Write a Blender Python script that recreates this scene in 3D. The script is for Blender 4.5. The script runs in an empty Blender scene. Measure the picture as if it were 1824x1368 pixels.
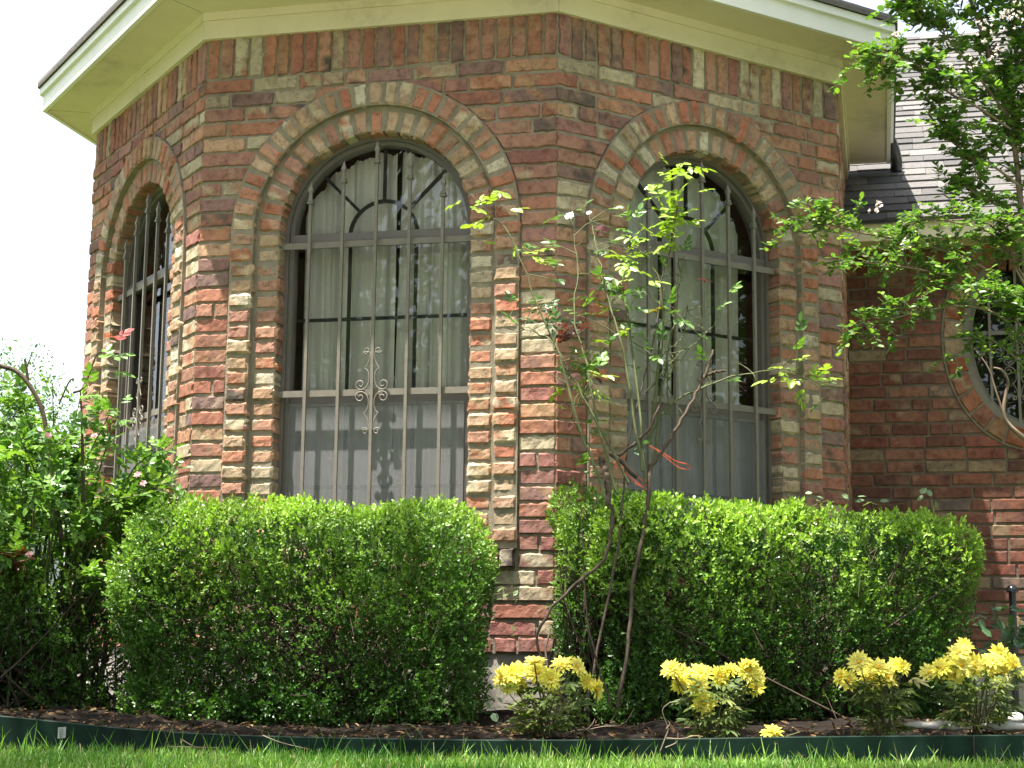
import bpy, math, random
import numpy as np
from mathutils import Matrix, Vector
R = math.radians
random.seed(11)
rng = np.random.default_rng(11)
scene = bpy.context.scene
COL = scene.collection

# ------------------------------------------------------------------ camera
F_PX = 2836.6
CAM_Z = 0.37
FW = np.array([0.0, 0.98682187, 0.16181036])
RT = np.array([0.99994747, -0.00165859, 0.01011511])
UP = np.array([-0.01025019, -0.16180186, 0.98677003])
cam_data = bpy.data.cameras.new("camera")
cam = bpy.data.objects.new("camera", cam_data)
COL.objects.link(cam)
cam_data.sensor_width = 36.0
cam_data.lens = F_PX / 1824 * 36
cam_data.clip_start = 0.05
cam_data.clip_end = 2000
cam.matrix_world = Matrix(((RT[0], UP[0], -FW[0], 0), (RT[1], UP[1], -FW[1], 0),
                           (RT[2], UP[2], -FW[2], CAM_Z), (0, 0, 0, 1)))
scene.camera = cam

# ------------------------------------------------------------------ light
SUN_AZ = -56.0      # degrees: negative = left of the camera's back
SUN_EL = 75.0
SUN_DIR = np.array([math.sin(R(SUN_AZ)) * math.cos(R(SUN_EL)),
                    -math.cos(R(SUN_AZ)) * math.cos(R(SUN_EL)), math.sin(R(SUN_EL))])
world = bpy.data.worlds.new("World")
scene.world = world
world.use_nodes = True
wn = world.node_tree
wn.nodes.clear()
w_out = wn.nodes.new("ShaderNodeOutputWorld")
w_bg = wn.nodes.new("ShaderNodeBackground")
w_sky = wn.nodes.new("ShaderNodeTexSky")
w_sky.sky_type = 'NISHITA'
w_sky.sun_disc = False
w_sky.sun_elevation = R(SUN_EL)
w_sky.sun_rotation = math.atan2(SUN_DIR[0], SUN_DIR[1])
w_sky.air_density = 1.0
w_sky.dust_density = 2.5
w_sky.ozone_density = 1.0
w_bg.inputs[1].default_value = 0.10
w_hsv = wn.nodes.new("ShaderNodeHueSaturation")      # summer haze: a milky sky
w_hsv.inputs["Saturation"].default_value = 0.48
w_hsv.inputs["Value"].default_value = 1.08
wn.links.new(w_sky.outputs[0], w_hsv.inputs["Color"])
wn.links.new(w_hsv.outputs[0], w_bg.inputs[0])
wn.links.new(w_bg.outputs[0], w_out.inputs[0])
sun_data = bpy.data.lights.new("sun", 'SUN')
sun_data.energy = 5.0
sun_data.angle = R(0.5)
sun_data.color = (1.0, 0.95, 0.86)
sun = bpy.data.objects.new("sun", sun_data)
COL.objects.link(sun)
sun.rotation_euler = Vector(SUN_DIR).to_track_quat('Z', 'Y').to_euler()
scene.view_settings.view_transform = 'Standard'
scene.view_settings.look = 'None'
scene.view_settings.exposure = 1.92
scene.view_settings.gamma = 1.0
scene.cycles.max_bounces = 8
scene.cycles.caustics_reflective = False
scene.cycles.caustics_refractive = False
scene.cycles.transparent_max_bounces = 16

# ------------------------------------------------------------------ helpers
def V3(*a): return np.array(a, float)

def px(x, y, Y):
    """world point at distance Y seen at photo pixel x, y"""
    d = FW + RT * (x - 912) / F_PX - UP * (y - 684) / F_PX
    return d * (Y / d[1]) + V3(0, 0, CAM_Z)

def norm(a):
    a = np.asarray(a, float)
    return a / np.maximum(np.linalg.norm(a, axis=-1, keepdims=True), 1e-9)

class Noise3:
    def __init__(self, seed, n=14, f0=1.0):
        g = np.random.default_rng(seed)
        self.k = g.normal(size=(n, 3)) * f0 * (0.6 + 1.8 * g.random((n, 1)))
        self.p = g.random(n) * 6.283
        self.a = 1 / np.sqrt(n / 2)
    def __call__(self, P):
        return np.sin(np.asarray(P) @ self.k.T + self.p).sum(-1) * self.a

def tag(o, label=None, cat=None, group=None, kind=None):
    if label: o['label'] = label
    if cat: o['category'] = cat
    if group: o['group'] = group
    if kind: o['kind'] = kind
    return o

def empty(name, loc):
    o = bpy.data.objects.new(name, None)
    o.empty_display_size = 0.1
    o.location = tuple(loc)
    COL.objects.link(o)
    return o

def world_loc(o):
    l = np.zeros(3)
    while o is not None:
        l += np.array(o.location)
        o = o.parent
    return l

class MB:
    """collects polygons (numpy chunks) and builds ONE mesh object"""
    def __init__(self):
        self.v, self.f, self.m, self.c, self.n = [], [], [], [], 0
    def add(self, verts, faces, mat=0, col=None):
        verts = np.asarray(verts, float).reshape(-1, 3)
        if isinstance(faces, np.ndarray):
            self.f.append(faces.astype(np.int64) + self.n)
            nf = len(faces)
        else:
            for k in sorted({len(q) for q in faces}):
                fa = np.array([q for q in faces if len(q) == k], np.int64)
                self.f.append(fa + self.n)
            nf = len(faces)
        self.m.append(np.full(nf, mat, np.int32))
        if col is None: col = (0.5, 0.5, 0.5)
        col = np.asarray(col, float)
        if col.ndim == 1: col = np.tile(col, (len(verts), 1))
        self.c.append(col)
        self.v.append(verts)
        self.n += len(verts)
        return self
    def box(self, o, ax, ay, az, mat=0, col=None):
        """box from corner o with edge vectors"""
        o, ax, ay, az = map(np.asarray, (o, ax, ay, az))
        vs = [o, o + ax, o + ax + ay, o + ay, o + az, o + ax + az, o + ax + ay + az, o + ay + az]
        fs = [(0, 3, 2, 1), (4, 5, 6, 7), (0, 1, 5, 4), (1, 2, 6, 5), (2, 3, 7, 6), (3, 0, 4, 7)]
        if np.dot(np.cross(ax, ay), az) < 0: fs = [q[::-1] for q in fs]
        return self.add(vs, fs, mat, col)
    def bar(self, a, b, w, h=None, up=(0, 0, 1), mat=0, col=None):
        a, b = np.asarray(a, float), np.asarray(b, float)
        h = h or w
        d = b - a
        x = norm(np.cross(d, up)) if np.linalg.norm(np.cross(d, up)) > 1e-6 else V3(1, 0, 0)
        y = norm(np.cross(x, d))
        return self.box(a - x * w / 2 - y * h / 2, x * w, y * h, d, mat, col)
    def tube(self, pts, rad, sides=6, mat=0, col=None, cap=True):
        pts = np.asarray(pts, float)
        n = len(pts)
        rad = np.broadcast_to(np.asarray(rad, float), (n,))
        t = np.gradient(pts, axis=0)
        t = norm(t)
        ref = V3(0.31, 0.17, 0.93) if abs(t[0] @ V3(0.31, 0.17, 0.93)) < 0.9 else V3(0.9, 0.3, 0.1)
        vs = []
        x = norm(np.cross(t[0], ref))
        for i in range(n):
            x = norm(x - t[i] * (x @ t[i]))
            y = np.cross(t[i], x)
            a = np.arange(sides) * 2 * np.pi / sides
            vs.append(pts[i] + rad[i] * (np.cos(a)[:, None] * x + np.sin(a)[:, None] * y))
        vs = np.concatenate(vs)
        fs = []
        for i in range(n - 1):
            for k in range(sides):
                k2 = (k + 1) % sides
                fs.append((i * sides + k, i * sides + k2, (i + 1) * sides + k2, (i + 1) * sides + k))
        self.add(vs, np.array(fs), mat, col)
        if cap:
            vs2 = np.concatenate([vs[:sides], vs[-sides:]])
            self.add(vs2, [tuple(range(sides))[::-1], tuple(range(sides, 2 * sides))], mat, col)
        return self
    def build(self, name, mats, parent=None, smooth=False):
        me = bpy.data.meshes.new(name)
        v = np.concatenate(self.v) if self.v else np.zeros((0, 3))
        if parent is not None: v = v - world_loc(parent)
        lt = np.concatenate([np.full(len(f), f.shape[1]) for f in self.f])
        li = np.concatenate([f.ravel() for f in self.f])
        ls = np.concatenate([[0], np.cumsum(lt)[:-1]])
        me.vertices.add(len(v)); me.vertices.foreach_set("co", v.astype(np.float32).ravel())
        me.loops.add(len(li)); me.loops.foreach_set("vertex_index", li.astype(np.int32))
        me.polygons.add(len(lt))
        me.polygons.foreach_set("loop_start", ls.astype(np.int32))
        me.polygons.foreach_set("loop_total", lt.astype(np.int32))
        me.polygons.foreach_set("material_index", np.concatenate(self.m).astype(np.int32))
        me.polygons.foreach_set("use_smooth", np.full(len(lt), bool(smooth)))
        ca = me.color_attributes.new("Col", 'FLOAT_COLOR', 'POINT')
        c = np.concatenate(self.c)
        ca.data.foreach_set("color", np.concatenate([c, np.ones((len(c), 1))], 1).astype(np.float32).ravel())
        for m in (mats if isinstance(mats, (list, tuple)) else [mats]): me.materials.append(m)
        me.update(calc_edges=True)
        me.validate()
        o = bpy.data.objects.new(name, me)
        COL.objects.link(o)
        if parent is not None: o.parent = parent
        return o

# leaf templates: x along, y across, z normal
T_LEAF = (np.array([(0, 0, 0), (.30, -.26, .05), (.72, -.22, .03), (1, 0, -.05), (.72, .22, .03), (.30, .26, .05)]),
          np.array([(0, 1, 2, 3), (0, 3, 4, 5)]))
T_OVAL = (np.array([(0, 0, 0), (.22, -.30, .05), (.70, -.32, .04), (1, 0, -.04), (.70, .32, .04), (.22, .30, .05)]),
          np.array([(0, 1, 2, 3), (0, 3, 4, 5)]))
T_BLADE = (np.array([(0, -.5, 0), (0, .5, 0), (.5, .40, .10), (.5, -.40, .10), (.85, .2, .26), (.85, -.2, .26), (1, 0, .36)]),
           [np.array([(0, 1, 2, 3), (3, 2, 4, 5)]), np.array([(5, 4, 6)])])

def leaves(mb, tmpl, P, X, N, L, W, col, mat=0):
    """instance a leaf template at P (n,3), along X, normal hint N, length L, width W"""
    P = np.asarray(P, float); n = len(P)
    if n == 0: return
    X = norm(X); N = np.asarray(N, float)
    Z = norm(N - X * (N * X).sum(-1, keepdims=True)); Y = np.cross(Z, X)
    L = np.broadcast_to(L, (n,))[:, None, None]; W = np.broadcast_to(W, (n,))[:, None, None]
    t, fs = tmpl
    v = P[:, None] + X[:, None] * t[None, :, :1] * L + Y[:, None] * t[None, :, 1:2] * W + Z[:, None] * t[None, :, 2:] * L
    col = np.broadcast_to(np.asarray(col, float), (n, 3))
    k = len(t)
    if not isinstance(fs, list): fs = [fs]
    base = mb.n
    allf = [(f[None] + (np.arange(n) * k)[:, None, None]).reshape(-1, f.shape[1]) for f in fs]
    mb.v.append(v.reshape(-1, 3)); mb.c.append(np.repeat(col, k, 0))
    for f in allf:
        mb.f.append(f + base); mb.m.append(np.full(len(f), mat, np.int32))
    mb.n += n * k

def rand_dirs(n):
    return norm(rng.normal(size=(n, 3)))

def bez(p, n):
    """smooth polyline through control points (Catmull-Rom)"""
    p = np.asarray(p, float)
    q = np.concatenate([[2 * p[0] - p[1]], p, [2 * p[-1] - p[-2]]])
    out = []
    m = len(p) - 1
    for t in np.linspace(0, m - 1e-6, n):
        i = int(t); u = t - i
        a, b, c, d = q[i], q[i + 1], q[i + 2], q[i + 3]
        out.append(.5 * ((2 * b) + (-a + c) * u + (2 * a - 5 * b + 4 * c - d) * u * u + (-a + 3 * b - 3 * c + d) * u ** 3))
    return np.array(out)

# ------------------------------------------------------------------ materials
def mat_new(name):
    m = bpy.data.materials.new(name)
    m.use_nodes = True
    nt = m.node_tree
    b = nt.nodes["Principled BSDF"]
    return m, nt, b

def nd(nt, t, **kw):
    n = nt.nodes.new(t)
    for k, v in kw.items(): setattr(n, k, v)
    return n

def noise_node(nt, scale, detail=4, rough=0.6, coord=None):
    n = nd(nt, "ShaderNodeTexNoise")
    n.inputs["Scale"].default_value = scale
    n.inputs["Detail"].default_value = detail
    n.inputs["Roughness"].default_value = rough
    if coord is None:
        tc = nd(nt, "ShaderNodeTexCoord"); coord = tc.outputs["Object"]
    nt.links.new(coord, n.inputs["Vector"])
    return n

def ramp(nt, fac, stops):
    r = nd(nt, "ShaderNodeValToRGB")
    els = r.color_ramp.elements
    els[0].position, els[0].color = stops[0][0], (*stops[0][1], 1)
    els[1].position, els[1].color = stops[-1][0], (*stops[-1][1], 1)
    for p, c in stops[1:-1]:
        e = els.new(p); e.color = (*c, 1)
    nt.links.new(fac, r.inputs[0])
    return r

def mixc(nt, fac, a, b, mode='MIX'):
    m = nd(nt, "ShaderNodeMix", data_type='RGBA', blend_type=mode)
    for sock, v in ((m.inputs[0], fac), (m.inputs[6], a), (m.inputs[7], b)):
        if hasattr(v, "links"): nt.links.new(v, sock)
        elif isinstance(v, (int, float)): sock.default_value = v
        else: sock.default_value = (*v, 1)
    return m.outputs[2]

def bump(nt, b, h, strength, dist):
    n = nd(nt, "ShaderNodeBump")
    n.inputs["Strength"].default_value = strength
    n.inputs["Distance"].default_value = dist
    nt.links.new(h, n.inputs["Height"])
    nt.links.new(n.outputs[0], b.inputs["Normal"])

def simple(name, col, rough=0.6, spec=0.4, var=0.12, vscale=9, metal=0.0, bs=0.0, bscale=80):
    m, nt, b = mat_new(name)
    n = noise_node(nt, vscale, 5)
    lo = tuple(c * (1 - var) for c in col); hi = tuple(min(1, c * (1 + var)) for c in col)
    r = ramp(nt, n.outputs[0], [(.3, lo), (.7, hi)])
    nt.links.new(r.outputs[0], b.inputs["Base Color"])
    b.inputs["Roughness"].default_value = rough
    b.inputs["Specular IOR Level"].default_value = spec
    b.inputs["Metallic"].default_value = metal
    if bs:
        n2 = noise_node(nt, bscale, 4)
        bump(nt, b, n2.outputs[0], bs, 0.003)
    return m

def brick_material(name, pits):
    m, nt, b = mat_new(name)
    at = nd(nt, "ShaderNodeVertexColor", layer_name="Col")
    n1 = noise_node(nt, 26, 6, 0.7)
    r1 = ramp(nt, n1.outputs[0], [(.30, (.50, .47, .46)), (.50, (1, 1, 1)), (.75, (1.28, 1.25, 1.2))])
    c = mixc(nt, 1.0, at.outputs[0], r1.outputs[0], 'MULTIPLY')
    n2 = noise_node(nt, 11, 5, 0.65)
    r2 = ramp(nt, n2.outputs[0], [(.56, (0, 0, 0)), (.70, (1, 1, 1))])
    mm = nd(nt, "ShaderNodeMath", operation='MULTIPLY'); nt.links.new(r2.outputs[0], mm.inputs[0]); mm.inputs[1].default_value = .38
    c = mixc(nt, mm.outputs[0], c, (.37, .30, .19))
    n9 = noise_node(nt, 1.7, 3, .6)
    r9 = ramp(nt, n9.outputs[0], [(.3, (.80, .78, .76)), (.65, (1.06, 1.06, 1.06))])
    c = mixc(nt, 1.0, c, r9.outputs[0], 'MULTIPLY')
    # dark pits
    tc = nd(nt, "ShaderNodeTexCoord")
    vo = nd(nt, "ShaderNodeTexVoronoi", feature='F1')
    vo.inputs["Scale"].default_value = 95
    nt.links.new(tc.outputs["Object"], vo.inputs["Vector"])
    n3 = noise_node(nt, 14, 2)
    rr = ramp(nt, n3.outputs[0], [(.40, (0, 0, 0)), (.62, (1, 1, 1))])
    rv = ramp(nt, vo.outputs["Distance"], [(.16, (1, 1, 1)), (.27, (0, 0, 0))])
    pm = nd(nt, "ShaderNodeMath", operation='MULTIPLY')
    nt.links.new(rv.outputs[0], pm.inputs[0]); nt.links.new(rr.outputs[0], pm.inputs[1])
    pm2 = nd(nt, "ShaderNodeMath", operation='MULTIPLY'); nt.links.new(pm.outputs[0], pm2.inputs[0]); pm2.inputs[1].default_value = pits
    c = mixc(nt, pm2.outputs[0], c, (.06, .045, .035))
    nt.links.new(c, b.inputs["Base Color"])
    b.inputs["Roughness"].default_value = .92
    b.inputs["Specular IOR Level"].default_value = .15
    n4 = noise_node(nt, 120, 5, .7)
    n5 = noise_node(nt, 34, 4, .6)
    h = nd(nt, "ShaderNodeMath", operation='ADD'); nt.links.new(n4.outputs[0], h.inputs[0]); nt.links.new(n5.outputs[0], h.inputs[1])
    h2 = nd(nt, "ShaderNodeMath", operation='SUBTRACT'); nt.links.new(h.outputs[0], h2.inputs[0]); nt.links.new(pm.outputs[0], h2.inputs[1])
    bump(nt, b, h2.outputs[0], .45, .003)
    return m

def leaf_material(name, trans=0.3, rough=0.42, spec=0.45, tint=(1.25, 1.3, .55)):
    m, nt, b = mat_new(name)
    at = nd(nt, "ShaderNodeVertexColor", layer_name="Col")
    n = noise_node(nt, 60, 2)
    r = ramp(nt, n.outputs[0], [(.3, (.82, .82, .82)), (.7, (1.16, 1.16, 1.16))])
    c = mixc(nt, 1.0, at.outputs[0], r.outputs[0], 'MULTIPLY')
    nt.links.new(c, b.inputs["Base Color"])
    b.inputs["Roughness"].default_value = rough
    b.inputs["Specular IOR Level"].default_value = spec
    tr = nd(nt, "ShaderNodeBsdfTranslucent")
    ct = mixc(nt, 1.0, c, tint, 'MULTIPLY')
    nt.links.new(ct, tr.inputs[0])
    mx = nd(nt, "ShaderNodeMixShader"); mx.inputs[0].default_value = trans
    out = nt.nodes["Material Output"]
    nt.links.new(b.outputs[0], mx.inputs[1]); nt.links.new(tr.outputs[0], mx.inputs[2])
    nt.links.new(mx.outputs[0], out.inputs[0])
    return m

M = {}
M['brick'] = brick_material("tumbled_brick", .85)
M['mortar'] = simple("mortar", (.25, .215, .16), .95, .1, .28, 14, bs=.8, bscale=150)
def cream_material():
    m, nt, b = mat_new("cream_paint")
    n = noise_node(nt, 2.2, 6, .7)
    r = ramp(nt, n.outputs[0], [(.30, (.50, .43, .31)), (.46, (.70, .61, .44)), (.70, (.76, .67, .49))])
    n2 = noise_node(nt, 55, 3, .7)
    r2 = ramp(nt, n2.outputs[0], [(.22, (.35, .30, .22)), (.31, (1, 1, 1))])
    c = mixc(nt, 1.0, r.outputs[0], r2.outputs[0], 'MULTIPLY')
    nt.links.new(c, b.inputs["Base Color"])
    b.inputs["Roughness"].default_value = .65; b.inputs["Specular IOR Level"].default_value = .25
    bump(nt, b, n2.outputs[0], .06, .002)
    return m
M['cream'] = cream_material()
M['white'] = simple("white_paint", (.78, .76, .70), .5, .4, .05, 5)
M['seam'] = simple("dark_seam", (.12, .10, .06), .9, .1)
M['darkmortar'] = simple("shaded_mortar", (.15, .12, .09), .95, .1, .28, 14, bs=.8, bscale=150)  # darker mortar copy, the main wall's shade put into its colour
M['concrete'] = simple("concrete", (.34, .31, .27), .95, .1, .2, 12, bs=.7, bscale=60)
M['frame'] = simple("bronze_aluminium", (.15, .132, .118), .42, .5, .1, 20)
M['muntin'] = simple("dark_muntin", (.025, .024, .024), .5, .4)
M['iron'] = simple("taupe_iron", (.185, .165, .135), .55, .35, .12, 30, bs=.15, bscale=200)
M['lining'] = simple("maroon_lining", (.085, .022, .024), .8, .2)
M['dark'] = simple("unlit_room", (.03, .028, .026), .9, .1)  # flat dark colour standing in for unlit rooms behind the windows
M['blind'] = simple("blind_slat", (.62, .60, .56), .5, .3)
M['bark'] = simple("cane_bark", (.075, .055, .04), .85, .2, .4, 40, bs=.4, bscale=120)
M['greencane'] = simple("green_cane", (.085, .095, .035), .6, .3, .35, 25)
M['crapebark'] = simple("smooth_bark", (.22, .165, .12), .75, .2, .35, 18)
M['soil'] = simple("mulch_soil", (.012, .009, .007), .97, .1, .5, 30, bs=1.0, bscale=70)
M['lawnsoil'] = simple("lawn_ground", (.055, .085, .02), .95, .1, .4, 20, bs=.8, bscale=90)
M['paving'] = simple("pale_concrete", (.38, .36, .32), .95, .1, .15, 3)  # even pale concrete colour
M['stone'] = simple("pale_stone", (.46, .44, .40), .9, .2, .25, 10, bs=.7, bscale=40)
M['edging'] = simple("green_plastic", (.007, .021, .014), .6, .12, .45, 6)
M['sticker'] = simple("paper_sticker", (.45, .45, .44), .7, .2)
M['ink'] = simple("grey_ink", (.16, .16, .16), .7, .2)
M['twine'] = simple("orange_twine", (.75, .10, .03), .6, .3)
M['blackmetal'] = simple("black_metal", (.012, .012, .016), .22, .6)
M['hedgeleaf'] = leaf_material("boxwood_leaf", .32, .38, .45)
M['roseleaf'] = leaf_material("rose_leaf", .35, .38, .5)
M['crapeleaf'] = leaf_material("crape_leaf", .36, .4, .45)
M['treeleaf'] = leaf_material("tree_leaf", .3, .5, .3)
M['grass'] = leaf_material("grass_blade", .35, .45, .35)
M['daisyleaf'] = leaf_material("daisy_leaf", .28, .55, .3)
M['petal'] = leaf_material("yellow_petal", .35, .6, .2, (1.1, 1.1, .9))
M['whitepetal'] = leaf_material("white_petal", .35, .6, .2, (1, 1, 1))
M['litter'] = leaf_material("dry_leaf", .1, .8, .15, (1, .9, .7))
M['disc'] = simple("flower_disc", (.62, .36, .02), .8, .2, .3, 60, bs=.8, bscale=300)
M['neighbour'] = simple("pale_siding", (.5, .5, .5), .8, .2)

def attr_mat(name, rough, spec, scale, bs):
    m, nt, b = mat_new(name)
    at = nd(nt, "ShaderNodeVertexColor", layer_name="Col")
    n = noise_node(nt, scale, 5, .7)
    r = ramp(nt, n.outputs[0], [(.3, (.72, .72, .72)), (.7, (1.25, 1.25, 1.25))])
    c = mixc(nt, 1.0, at.outputs[0], r.outputs[0], 'MULTIPLY')
    nt.links.new(c, b.inputs["Base Color"])
    b.inputs["Roughness"].default_value = rough
    b.inputs["Specular IOR Level"].default_value = spec
    n2 = noise_node(nt, 300, 3); bump(nt, b, n2.outputs[0], bs, .002)
    return m
M['shingle'] = attr_mat("asphalt_shingle", .95, .15, 60, .7)

def glass_material():
    m, nt, b = mat_new("window_glass")
    nt.nodes.remove(b)
    out = nt.nodes["Material Output"]
    tr = nd(nt, "ShaderNodeBsdfTransparent"); tr.inputs[0].default_value = (.93, .95, .93, 1)
    gl = nd(nt, "ShaderNodeBsdfGlossy"); gl.inputs["Roughness"].default_value = 0.0
    n = noise_node(nt, 1.6, 2)
    bp = nd(nt, "ShaderNodeBump"); bp.inputs["Strength"].default_value = .03; bp.inputs["Distance"].default_value = .02
    nt.links.new(n.outputs[0], bp.inputs["Height"]); nt.links.new(bp.outputs[0], gl.inputs["Normal"])
    fr = nd(nt, "ShaderNodeFresnel"); fr.inputs[0].default_value = 1.52
    ad = nd(nt, "ShaderNodeMath", operation='MULTIPLY_ADD'); ad.inputs[1].default_value = 1.35; ad.inputs[2].default_value = .01
    nt.links.new(fr.outputs[0], ad.inputs[0])
    mx = nd(nt, "ShaderNodeMixShader")
    nt.links.new(ad.outputs[0], mx.inputs[0]); nt.links.new(tr.outputs[0], mx.inputs[1]); nt.links.new(gl.outputs[0], mx.inputs[2])
    nt.links.new(mx.outputs[0], out.inputs[0])
    return m
M['glass'] = glass_material()

def screen_material():
    m, nt, b = mat_new("insect_screen")
    out = nt.nodes["Material Output"]
    b.inputs["Base Color"].default_value = (.25, .25, .255, 1); b.inputs["Roughness"].default_value = .9; b.inputs["Specular IOR Level"].default_value = .1
    tr = nd(nt, "ShaderNodeBsdfTransparent")
    mx = nd(nt, "ShaderNodeMixShader"); mx.inputs[0].default_value = .45
    nt.links.new(b.outputs[0], mx.inputs[1]); nt.links.new(tr.outputs[0], mx.inputs[2])
    nt.links.new(mx.outputs[0], out.inputs[0])
    return m
M['screen'] = screen_material()

def cloth_material():
    m, nt, b = mat_new("linen_curtain")
    tc = nd(nt, "ShaderNodeTexCoord")
    mp = nd(nt, "ShaderNodeMapping"); mp.inputs["Scale"].default_value = (30, 30, 420)
    nt.links.new(tc.outputs["Object"], mp.inputs[0])
    n = noise_node(nt, 1.0, 4, .7, mp.outputs[0])
    r = ramp(nt, n.outputs[0], [(.3, (.80, .77, .71)), (.7, (.90, .88, .83))])
    nt.links.new(r.outputs[0], b.inputs["Base Color"])
    b.inputs["Roughness"].default_value = .95; b.inputs["Specular IOR Level"].default_value = .1
    bump(nt, b, n.outputs[0], .4, .002)
    return m
M['cloth'] = cloth_material()

# ------------------------------------------------------------------ house geometry
YAW = R(13.05)
SIDE = 1.619
def dirv(a): return V3(math.sin(a), -math.cos(a), 0)          # outward normal at azimuth a (0 = to camera)
class Facet:
    """wall facet: s runs to the right seen from outside, off is outward"""
    def __init__(self, o, az):
        self.o = np.asarray(o, float); self.n = dirv(az); self.d = V3(math.cos(az), math.sin(az), 0)
    def p(self, s, z, off=0.0): return self.o + self.d * s + self.n * off + V3(0, 0, z)
BC = V3(0.181, 6.5, 0)
AZ = {'left': -YAW - R(45), 'front': -YAW, 'right': -YAW + R(45), 'rightback': -YAW + R(90), 'leftback': -YAW - R(90)}
def along(az): return V3(math.cos(az), math.sin(az), 0)
AB = BC - along(AZ['front']) * SIDE
A0 = AB - along(AZ['left']) * SIDE
CD = BC + along(AZ['right']) * SIDE
DEPTH_D = 1.72
FA, FB, FC = Facet(A0, AZ['left']), Facet(AB, AZ['front']), Facet(BC, AZ['right'])
FD = Facet(CD, AZ['rightback'])
FH = Facet(A0 - along(AZ['leftback']) * DEPTH_D, AZ['leftback'])
FE = Facet(V3(2.24, 8.5, 0), AZ['front'])
Z0, ZSOLD, ZTOP, ZSOF = 0.335, 2.868, 3.055, 3.177
CH = (ZSOLD - Z0) / 37
CX, SPR, R_IN, R_MID, R_MID2, R_OUT, SILL = SIDE / 2, 2.148, .432, .533, .549, .648, .76

def L3(a): return np.array(a)
PAL_FIELD = [(.37, .165, .10), (.32, .135, .09), (.39, .205, .12), (.28, .12, .095), (.41, .25, .15), (.24, .135, .11),
             (.39, .31, .20), (.34, .15, .095), (.31, .155, .11), (.37, .19, .125), (.45, .37, .245), (.20, .125, .105), (.35, .18, .12), (.29, .145, .115)]
PAL_HEAD = [(.40, .29, .18), (.45, .36, .235), (.38, .22, .135), (.40, .265, .16), (.37, .165, .10), (.47, .40, .28), (.40, .27, .17), (.36, .19, .125), (.38, .15, .09), (.38, .225, .145), (.33, .17, .12)]
PAL_MAIN = [(.22, .080, .060), (.19, .072, .056), (.23, .098, .066), (.17, .074, .058), (.14, .068, .056), (.25, .18, .115), (.21, .094, .066), (.19, .105, .074), (.24, .115, .08), (.16, .07, .054)]  # redder main wall brick, its deep shade put into the colour too

nz_edge = Noise3(5, 22, 75.0)
nz_edge2 = Noise3(6, 22, 75.0)
nz_col = Noise3(7, 12, 22.0)

def add_brick(mb, fc, c, off, depth, col, col2=None, rough=1.0, r=.0042):
    """tumbled brick from four (s, z) corners bl, br, tr, tl"""
    c = np.asarray(c, float)
    w = np.linalg.norm(c[1] - c[0]) * .5 + np.linalg.norm(c[2] - c[3]) * .5
    h = np.linalg.norm(c[3] - c[0]) * .5 + np.linalg.norm(c[2] - c[1]) * .5
    def axis(L):
        n = max(1, int(round((L - 2 * r) / .015)))
        e = min(.45, r / L)
        inner = np.linspace(e, 1 - e, n + 1)
        return np.concatenate([[0, 0], inner, [1, 1]]), len(inner) + 4
    u, nu = axis(w); v, nv = axis(h)
    uu, vv = np.meshgrid(u, v, indexing='ij')
    sz = ((1 - uu) * (1 - vv))[..., None] * c[0] + (uu * (1 - vv))[..., None] * c[1] + (uu * vv)[..., None] * c[2] + ((1 - uu) * vv)[..., None] * c[3]
    iu = np.minimum(np.arange(nu), np.arange(nu)[::-1])[:, None] * np.ones((1, nv), int)
    iv = np.minimum(np.arange(nv), np.arange(nv)[::-1])[None, :] * np.ones((nu, 1), int)
    k = np.minimum(iu, iv)
    o = np.where(k == 0, -depth, np.where(k == 1, -r * .8, 0.0))
    P = fc.o + sz[..., :1] * fc.d + V3(0, 0, 1) * sz[..., 1:2]
    e1 = nz_edge(P); e2 = nz_edge2(P)
    edge = (k <= 1)[..., None]
    amp = .0026 * rough
    P = P + fc.d * (e1[..., None] * amp * edge) + V3(0, 0, 1) * (e2[..., None] * amp * edge)
    fo = np.where(k >= 1, (e1 * .5 + e2) * .0006 * rough, 0) + np.where((k == 1), -np.abs(e1) * .0025 * rough, 0)
    P = P + fc.n * (o + fo + off)[..., None]
    col = np.asarray(col, float)
    cc = np.tile(col, (nu, nv, 1))
    if col2 is not None:
        t = np.clip(nz_col(P) * .9 + .1, 0, 1)[..., None]
        cc = cc * (1 - t) + np.asarray(col2) * t
    idx = np.arange(nu * nv).reshape(nu, nv)
    f = np.stack([idx[:-1, :-1], idx[1:, :-1], idx[1:, 1:], idx[:-1, 1:]], -1).reshape(-1, 4)
    mb.add(P.reshape(-1, 3), f, 0, cc.reshape(-1, 3))

def pick(pal, rnd):
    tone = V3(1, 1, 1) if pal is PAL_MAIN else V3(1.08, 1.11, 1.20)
    c = np.array(rnd.choice(pal)) * rnd.uniform(.86, 1.14) * tone
    c2 = None
    if rnd.random() < .68:
        c2 = np.array(rnd.choice(pal + [(.10, .08, .07)] if rnd.random() < .42 else pal)) * rnd.uniform(.85, 1.1)
    if rnd.random() < .012: c, c2 = np.array((.15, .11, .095)), np.array((.30, .19, .14))
    return c, c2

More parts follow.
